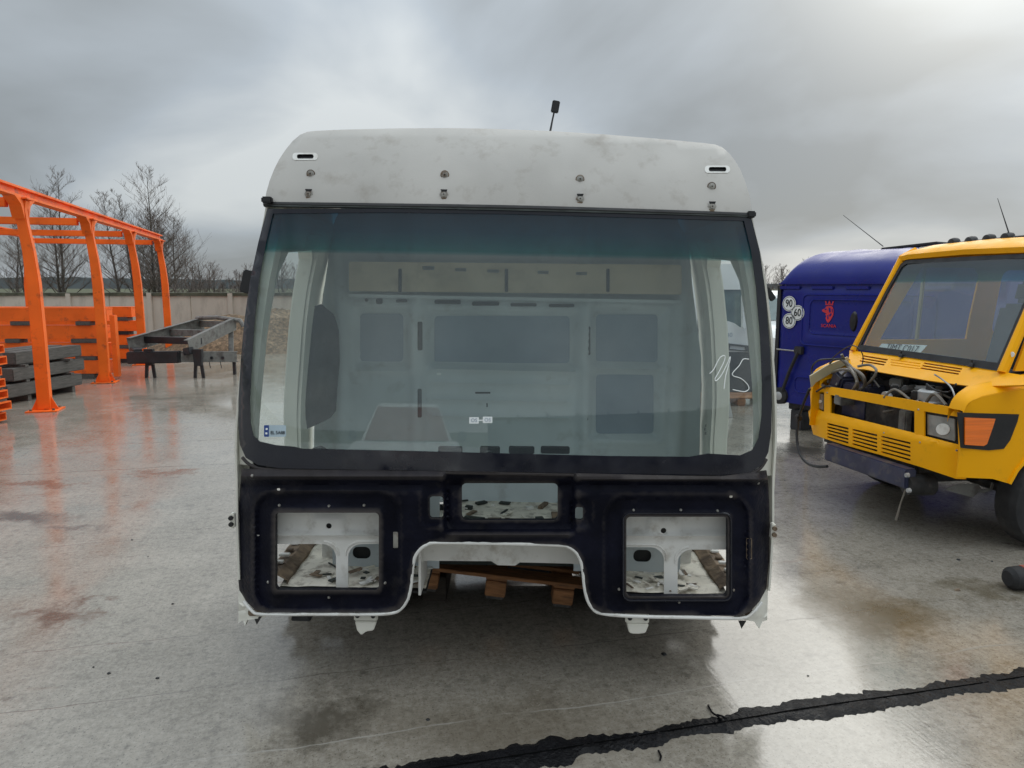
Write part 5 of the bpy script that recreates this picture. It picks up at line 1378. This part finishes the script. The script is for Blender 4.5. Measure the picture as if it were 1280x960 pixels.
# cowl with air slots
def cow(u, v, off=0): return VF.surf(u, v, 0, lambda q: .22 + (q.z - 1.16) * 1.55 + off)
c_out = [(1062, 438), (1120, 444.5), (1200, 456), (1285, 470), (1285, 481), (1216, 483), (1160, 475.5), (1105, 466), (1080, 461.5), (1060, 461)]
c_slots = []
for (x0, y0, x1, y1, n_) in ((1079, 444, 1110, 449, 3), (1155, 453, 1203, 460.5, 3)):
    for k in range(n_):
        d_ = k * 3.1; s_ = -2.0 * k
        c_slots.append([(x0 + s_, y0 + d_), (x1 + s_, y1 + d_), (x1 + s_ - 1, y1 + d_ + 1.7), (x0 + s_ - 1, y0 + d_ + 1.6)])
m_ = MB(); sheet(m_, c_out, c_slots, lambda u, v: cow(u, v), 7, (.02, 0, -.01)); cwl = m_.build('cowl', 'yellow', van, angle=50)
m_ = MB(); sheet(m_, [(1070, 442), (1210, 458), (1205, 472), (1070, 456)], [], lambda u, v: cow(u, v, .05), 20, (.01, 0, 0)); m_.build('vent_backing', 'black', cwl)
for k in range(3):
    a, b_ = cow(1114, 449.3 + 3.2 * k, -.003), cow(1150, 454.3 + 3.2 * k, -.003); MB().tube([a, b_], .004, 5).build('pressed_rib', 'yellow', cwl)
for (px, py) in ((1126, 446.5), (1214, 458.5)):
    p = cow(px, py, -.02); MB().lathe([(.02, 0), (.016, .02), (.007, .03), (.007, .05), (0, .05)], p, 'z', 10).build('wiper_spindle', 'black', cwl)
# windscreen, seal, roof
def wsx(z): return .385 + (z - 1.27) * .43
w_out = [(.07, 1.275), (1.73, 1.275), (1.70, 1.8), (1.66, 2.05), (1.60, 2.085), (.20, 2.085), (.14, 2.05), (.10, 1.8)]
w_in = [(.11, 1.32), (1.69, 1.32), (1.66, 1.8), (1.625, 2.02), (1.58, 2.05), (.22, 2.05), (.175, 2.02), (.14, 1.8)]
m_ = MB(); sheet(m_, w_out, [w_in], lambda y, z: Vector((wsx(z) - .012, y, z)), .12, (.02, 0, 0)); m_.build('windscreen_seal', 'black', van)
m_ = MB(); sheet(m_, w_in, [], lambda y, z: Vector((wsx(z) + .003 - .02 * (1 - ((y - .9) / .8) ** 2), y, z)), .12, (.004, 0, 0)); m_.build('windscreen', 'glass_van', van)
secs = []
for (x, zt_, wz) in ((.715, 2.09, 0), (.70, 2.13, 0), (.74, 2.165, 0), (.95, 2.215, 0), (1.5, 2.24, 0), (3.9, 2.24, 0)):
    secs.append([(x, .12, zt_ - .05 if x > .72 else zt_ - .01), (x, .14, zt_ - .012), (x, .24, zt_), (x, .9, zt_ + .012), (x, 1.56, zt_), (x, 1.66, zt_ - .012), (x, 1.68, zt_ - .05 if x > .72 else zt_ - .01)])
m_ = MB(); vs = [p for s_ in secs for p in s_]; m_.add(vs, [(7 * i + k, 7 * i + k + 1, 7 * i + 8 + k, 7 * i + 7 + k) for i in range(len(secs) - 1) for k in range(6)]); m_.build('roof', 'yellow', van, angle=60)
for sgn, y0 in ((1, .03), (-1, 1.77)):
    MB().tube([Vector((wsx(1.27) - .01, y0 + sgn * .01, 1.26)), Vector((wsx(1.8), y0 + sgn * .05, 1.8)), Vector((wsx(2.1), y0 + sgn * .09, 2.11)), Vector((.86, y0 + sgn * .10, 2.17))], [.034, .03, .035, .035], 8).build('windscreen_post', 'yellow', van)
    # upper side with door window
    dw = [(.62, 1.36), (1.50, 1.36), (1.52, 1.95), (1.46, 2.02), (.93, 2.02)]
    up = [(.46, 1.27), (3.9, 1.27), (3.9, 2.19), (.80, 2.16)]
    m_ = MB(); sheet(m_, up, [dw, rr(1.75, 1.4, 2.9, 2.0, .08)], lambda x, z: Vector((x, y0 + sgn * .09 * sstep(1.25, 2.2, z), z)), .12, (0, sgn * .02, 0)); m_.build('upper_side', 'yellow', van, angle=60)
    m_ = MB(); sheet(m_, dw, [], lambda x, z: Vector((x, y0 + sgn * (.01 + .09 * sstep(1.25, 2.2, z)), z)), .3, (0, sgn * .004, 0)); m_.build('door_glass', 'glass_van', van)
    MB().bar((.97, y0 + sgn * .05, 1.36), (.97, y0 + sgn * .085, 2.02), .02, .03).build('window_divider', 'yellow_in', van)
MB().box((3.88, .9, 1.35), (.03, 1.6, 1.7)).build('rear_end', 'yellow', van)
MB().box((2.2, .9, .52), (3.3, 1.7, .08)).build('floor', 'engine', van)
# cab inside
m_ = MB(); m_.prism([(.44, 1.06), (.44, 1.24), (.62, 1.26), (.80, 1.20), (.84, 1.06)], (0, 1.6, 0), lambda u, v: (u, .1, v)); m_.build('dashboard', 'seat', van, bevel=.015)
for yc in (.45, 1.32):
    st_ = MB().box((1.35, yc, .95), (.50, .50, .16)).build('seat', 'seat', van, bevel=.05)
    MB().box((1.62, yc, 1.35), (.14, .48, .70), Matrix.Rotation(R(12), 3, 'Y')).build('backrest', 'seat', st_, bevel=.05)
    MB().box((1.72, yc, 1.80), (.10, .26, .20), Matrix.Rotation(R(12), 3, 'Y')).build('headrest', 'seat', st_, bevel=.04)
stw = Vector((.98, .50, 1.33)); rotw = Matrix.Rotation(R(-60), 3, 'Y')
MB().tube([stw + rotw @ Vector((.20 * math.cos(a), .20 * math.sin(a), 0)) for a in [2 * math.pi * k / 28 for k in range(28)]], .014, 7, closed=True).build('steering_wheel', 'black', van)
MB().bar(stw + rotw @ Vector((-.19, 0, 0)), stw + rotw @ Vector((.19, 0, 0)), .03, .02).build('wheel_spoke', 'black', van)
m_ = MB(); m_.box((2.05, .9, 1.0), (.03, 1.6, .6)); m_.build('bulkhead', 'yellow_in', van)
# paper behind the glass
pg = lambda u, v: VF.surf(u, v, 0, lambda q: wsx(q.z) + .06)
m_ = MB(); sheet(m_, [(1102.5, 429.5), (1159, 431.5), (1150, 441.5), (1096.5, 436)], [], pg, 6, (.002, 0, 0)); ps = m_.build('paper_sign', 'sticker', van)
p = pg(1128, 435.5); exv = pg(1136, 436.2) - p; eyv = pg(1130.5, 433.0) - p
text_part('TIMT C017', .085, 'sign_text', 'ink', ps, axes(exv, eyv, p + Vector((-.008, 0, .002))), .001)
p = VF.surf(1265.5, 443, 0, lambda q: wsx(q.z) - .02); MB().lathe([(0, -.003), (.018, -.003), (.018, .001)], p, 'x', 14).build('round_sticker', 'sticker', van)
# lamps on the roof
lb = MB(); lpx = ((1150, 312), (1200, 305), (1240, 301), (1290, 296)); lb.tube(smooth_line([VF.on(x, y, 0, 1.02) + Vector((0, 0, -.0)) for x, y in lpx], 4), .022, 8); lb_ = lb.build('lamp_bar', 'black', van)
for (x, y) in ((1191, 303.5), (1212.5, 301.5), (1235, 299), (1258, 297)):
    p = VF.on(x, y, 0, 1.0); MB().lathe([(0, -.03), (.02, -.028), (.043, -.02), (.052, 0), (.052, .035), (.034, .05), (0, .055)], p + Vector((0, 0, -.008)), 'x', 18).build('roof_lamp', 'black', lb_)
for (x, y) in ((1165, 309), (1210, 306), (1262, 301)):
    p = VF.on(x, y, 0, 1.02); MB().bar(p, Vector((p.x + .02, p.y, 2.20)), .03, .03).build('bar_foot', 'black', lb_)
MB().lathe([(0, .03), (.05, .025), (.08, 0), (.08, -.02)], VF.on(1157, 313, 0, 1.0), 'z', 14).build('beacon_base', 'chassis', van)
MB().tube([VF.on(1263, 300, 0, 1.0), VF.on(1261, 291, 0, 1.0), VF.on(1247, 248, 0, 1.0)], [.010, .006, .0022], 6).build('whip_antenna', 'black', van)
# engine bay
MB().box((.28, .92, .62), (.50, 1.38, .08)).build('bay_floor', 'engine', van)
MB().box((.545, .92, .92), (.03, 1.5, .56)).build('firewall', 'engine', van)
MB().box((.34, .78, .82), (.30, .46, .34)).build('engine_block', 'engine', van, bevel=.02)
MB().box((.26, 1.36, .86), (.26, .30, .30), Matrix.Rotation(R(8), 3, 'Z')).build('battery', 'beam_blue', van, bevel=.015)
af = MB().lathe([(0, .06), (.07, .058), (.085, .045), (.085, -.02), (.10, -.03), (.10, -.08)], (.20, .50, 1.02), 'z', 22).build('brake_reservoir', 'alu', van)
MB().lathe([(0, .09), (.03, .09), (.035, .05)], (.20, .50, 1.02), 'z', 14).build('cap', 'black', af)
MB().box((.30, .72, 1.06), (.10, .36, .035), Matrix.Rotation(R(-6), 3, 'X')).build('intake_duct', 'alu', van, bevel=.012)
MB().tube([(.16, .86, .98), (.22, .78, 1.04), (.34, .74, 1.05), (.42, .74, .98)], .035, 10).build('intake_hose', 'engine', van)
MB().lathe([(0, .05), (.09, .045), (.11, .0), (.11, -.12)], (.36, .34, 1.0), 'z', 18).build('servo_drum', 'chassis_black', van)
MB().lathe([(0, -.02), (.045, -.02), (.045, .02), (0, .02)], (.06, .80, .98), 'x', 14).build('pulley', 'alu', van)
rnd = random.Random(4)
for k in range(44):
    x, y, z = rnd.uniform(.06, .45), rnd.uniform(.12, 1.55), rnd.uniform(.84, 1.07)
    if k % 2: MB().box((x, y, z), (rnd.uniform(.04, .12), rnd.uniform(.05, .16), rnd.uniform(.03, .09)), Matrix.Rotation(rnd.uniform(0, 3), 3, 'Z')).build('engine_part', rnd.choice(('engine', 'chassis', 'engine', 'black')), van, bevel=.008)
    else: MB().tube(smooth_line([Vector((x, y, z)), Vector((x + rnd.uniform(-.1, .1), y + rnd.uniform(.05, .15), z + .06)), Vector((x + rnd.uniform(-.1, .1), y + rnd.uniform(.15, .3), z - .02))]), rnd.uniform(.007, .016), 6).build('engine_hose', rnd.choice(('black', 'hose', 'engine')), van)
# thrown-in cables: loops hanging over the far corner
def cable(pts, r, m='hose', x0=.08, jit=.05):
    q = [VF.on(x, y, 0, x0 + jit * math.sin(i * 1.9)) for i, (x, y) in enumerate(pts)]
    MB().tube(smooth_line(q, 5), r, 7).build('cable', m, van)
cable([(1052, 443), (1058, 455), (1068, 468), (1072, 480), (1070, 490), (1064, 491), (1071, 478), (1066, 462), (1056, 451)], .013)
cable([(1050, 448), (1062, 458), (1075, 466), (1081, 474), (1079, 484), (1068, 490)], .012)
cable([(1072, 458), (1086, 456), (1095, 462), (1092, 472), (1082, 482), (1068, 491)], .011)
cable([(1018, 465), (1024, 475), (1030, 483), (1036, 486)], .016)
cable([(1035, 478), (1038, 468), (1048, 463), (1060, 462), (1068, 470)], .012)
cable([(1014, 478), (1015, 460), (1022, 451), (1036, 449), (1050, 449)], .008, 'black')
cable([(1033, 472), (1034, 460), (1042, 450), (1055, 448)], .008, 'black')
cable([(1040, 448), (1055, 436), (1066, 432), (1075, 437), (1079, 447), (1077, 458)], .005, 'black', .2, .02)
cable([(1045, 482), (1052, 470), (1058, 464)], .010)
cable([(1168, 468), (1180, 476), (1190, 486), (1196, 506)], .006, 'alu')
cable([(1195, 480), (1186, 490), (1170, 488), (1158, 480)], .007, 'black')
MB().box(VF.on(1052, 478, 0, .16), (.14, .16, .20), Matrix.Rotation(R(25), 3, 'X')).build('air_box', 'beam_blue', van, bevel=.02)
# the far wing's raw inner edge
m_ = MB(); sheet(m_, [(1013, 470), (1034, 457), (1060, 446), (1064, 452), (1040, 466), (1020, 478), (1015, 484)], [], lambda u, v: VF.on(u, v, 1, 1.64), 6, (0, .02, 0)); m_.build('wing_inner', 'yellow_in', van)
# bumper beam and underside
q0, q1 = VF.on(1036, 564, 0, -.06), VF.on(1139, 599, 0, -.06)
bb = MB().bar(q0, q1, .09, .15).build('bumper_beam', 'beam_blue', van, bevel=.012)
for px, py in ((1134, 594), (1136, 613)):
    p = VF.on(px, py, 0, -.11); MB().lathe([(0, -.012), (.016, -.012), (.018, .01)], p, 'x', 10).build('bolt', 'alu', bb)
MB().box((.30, .95, .50), (.55, 1.2, .20)).build('underframe', 'engine', van, bevel=.02)
MB().lathe([(0, -.10), (.07, -.10), (.08, 0), (.08, .1), (0, .1)], VF.on(1148, 606, 0, .02), 'x', 16).build('tow_bush', 'engine', van)
MB().box((.16, .95, .56), (.08, 1.0, .12)).build('radiator_foot', 'engine', van, bevel=.01)
m_ = MB(); sheet(m_, [(1180, 612), (1200, 605), (1222, 605), (1228, 612), (1238, 611), (1240, 603), (1243, 606), (1240, 613), (1230, 616), (1224, 615), (1216, 622)], [], lambda u, v: VF.on(u, v, 1, .16), 5, (0, .006, 0)); m_.build('torn_liner', 'chassis', van)
MB().tube([VF.on(1132, 612, 0, -.08), VF.on(1126, 628, 0, -.09), VF.on(1120, 650, 0, -.09)], [.008, .006, .010], 6).build('hanging_strap', 'hose', van)
cq = [VF.on(x, y, 0, -.05 - .02 * i) for i, (x, y) in enumerate([(1012, 486), (1004, 505), (998, 522), (996, 545), (999, 565), (1008, 578), (1020, 583), (1034, 583)])]
MB().tube(smooth_line(cq, 5), .013, 7).build('hanging_hose', 'black', van)
MB().box(cq[2], (.05, .07, .05)).build('hose_coupling', 'black', van, bevel=.01)
for (x_, y_) in ((WCX, .03), (WCX, 1.68), (3.1, .03), (3.1, 1.68)):
    wheel(van, (x_, y_, WR), WR, .20, 'y')
MB().tube([(WCX, .1, WR), (WCX, 1.68, WR)], .05, 10).build('axle', 'engine', van); MB().tube([(3.1, .1, WR), (3.1, 1.68, WR)], .05, 10).build('axle', 'engine', van)
MB().box((WCX, .9, .80), (.9, 1.3, .5)).build('inner_arch', 'black', van)

MB().box((2.3, .9, .37), (3.0, 1.4, .20)).build('under_van_blocker', 'engine', van, bevel=.02)  # dark box added to keep light out below the van
# black rubber buffer on the concrete
p = gnd(1272, 741)
rb = thing('rubber_buffer', 'black rounded rubber buffer lying on the concrete before the yellow van', 'rubber buffer', Matrix.Translation((p.x + .12, p.y + .07, 0)) @ Matrix.Rotation(R(8), 4, 'Z'))
MB().lathe([(0, -.16), (.045, -.158), (.068, -.135), (.072, -.08), (.072, .14), (.06, .16), (0, .16)], (0, 0, .072), 'x', 24).build('buffer_body', 'rubber', rb)
MB().box((.02, -.01, .142), (.18, .06, .008)).build('label_patch', 'brick_red', rb, bevel=.003)
# small litter on the slabs
rnd = random.Random(3)
for k, (px, py, sz, lb2) in enumerate(((1198, 700, .05, 'dark scrap near the van wheel'), (1197, 738, .06, 'reddish dead leaf on the brown stain'), (1240, 702, .03, 'small dark pebble behind the rubber buffer'), (535, 900, .03, 'dark pebble in front of the cab'), (830, 818, .05, 'flat black rubber scrap before the cab mount'),
                          (165, 675, .03, 'small black stone by the rusty stains'), (185, 696, .02, 'tiny black stone on the wet slab'), (216, 755, .03, 'black stone beside the cab corner'), (197, 848, .03, 'lone black pebble on the bare slab'), (136, 842, .03, 'pebble among the little group of stones'), (117, 834, .02, 'smallest pebble of the little group'), (1010, 845, .02, 'small pebble beside the thin crack'))):
    p = gnd(px, py); m_ = MB(); sz *= .5
    vs = [(sz * (.5 + .3 * rnd.random()) * math.cos(a), sz * (.4 + .3 * rnd.random()) * math.sin(a), 0) for a in [2 * math.pi * i / 7 for i in range(7)]]
    vs += [(x * .55, y * .55, sz * rnd.uniform(.2, .4)) for x, y, _ in vs]
    m_.add(vs, [(i, (i + 1) % 7, 7 + (i + 1) % 7, 7 + i) for i in range(7)] + [tuple(range(7, 14))])
    o = m_.build('litter_scrap', 'rusty' if 'leaf' in lb2 else 'black'); o.location = (p.x, p.y, .001); tag(o, lb2, 'litter', 'litter on the concrete')

# ================================================================== BEHIND THE CAMERA (mirrored in the windscreen)
CARM = Matrix.Translation((-1.65, -1.6, 0)) @ Matrix.Rotation(R(180 - 12), 4, 'Z') @ Matrix.Diagonal((.95, .95, .77, 1))
car = thing('white_pickup', 'white pickup mirrored in the cab windscreen', 'car', CARM)
car_body(car, [(0, .35), (-.02, .95), (.10, 1.22), (1.0, 1.42), (1.08, 1.43), (4.9, 1.40), (4.95, 1.2), (4.98, .4)], .98, 'white_paint', 'body', 0)
car_body(car, [(1.02, 1.41), (1.65, 2.02), (2.0, 2.08), (2.9, 2.06), (3.05, 1.41)], .88, 'white_paint', 'cabin', .45, 1.41)
m_ = MB(); sheet(m_, [(-.80, .02), (.80, .02), (.62, .86), (-.62, .86)], [], lambda x, t: Vector((x, .99 + .70 * t, 1.43 + .65 * t)), .2, (0, .004, .008)); m_.build('windscreen', 'car_glass_reflection', car)
for s in (-1, 1):
    MB().box((s * .66, .10, 1.10), (.38, .12, .16)).build('headlight', 'lamp_glass', car, bevel=.03)
    MB().box((s * 1.08, 1.30, 1.50), (.18, .08, .18)).build('mirror', 'black', car, bevel=.03)
    for y_ in (.95, 4.05): wheel(car, (s * .86, y_, .42), .42, .26)
MB().box((0, -.02, .85), (1.1, .06, .28)).build('grille', 'black', car, bevel=.02)
bd = thing('mirrored_wall', 'unseen long low dark wall added for its reflection in the cab windscreen', 'fence', Matrix.Translation((8.6, -13, 0)) @ Matrix.Rotation(R(12), 4, 'Z'))  # unseen wall, shaped to give the glass its dark reflected wedge
for k in range(14):
    MB().box((-9.1 + k * 1.4, 0, .82), (1.38, .06, 1.6)).build('wall_panel', 'chassis_black', bd)
    MB().box((-9.8 + k * 1.4, -.06, .85), (.10, .10, 1.7)).build('post', 'chassis_black', bd)
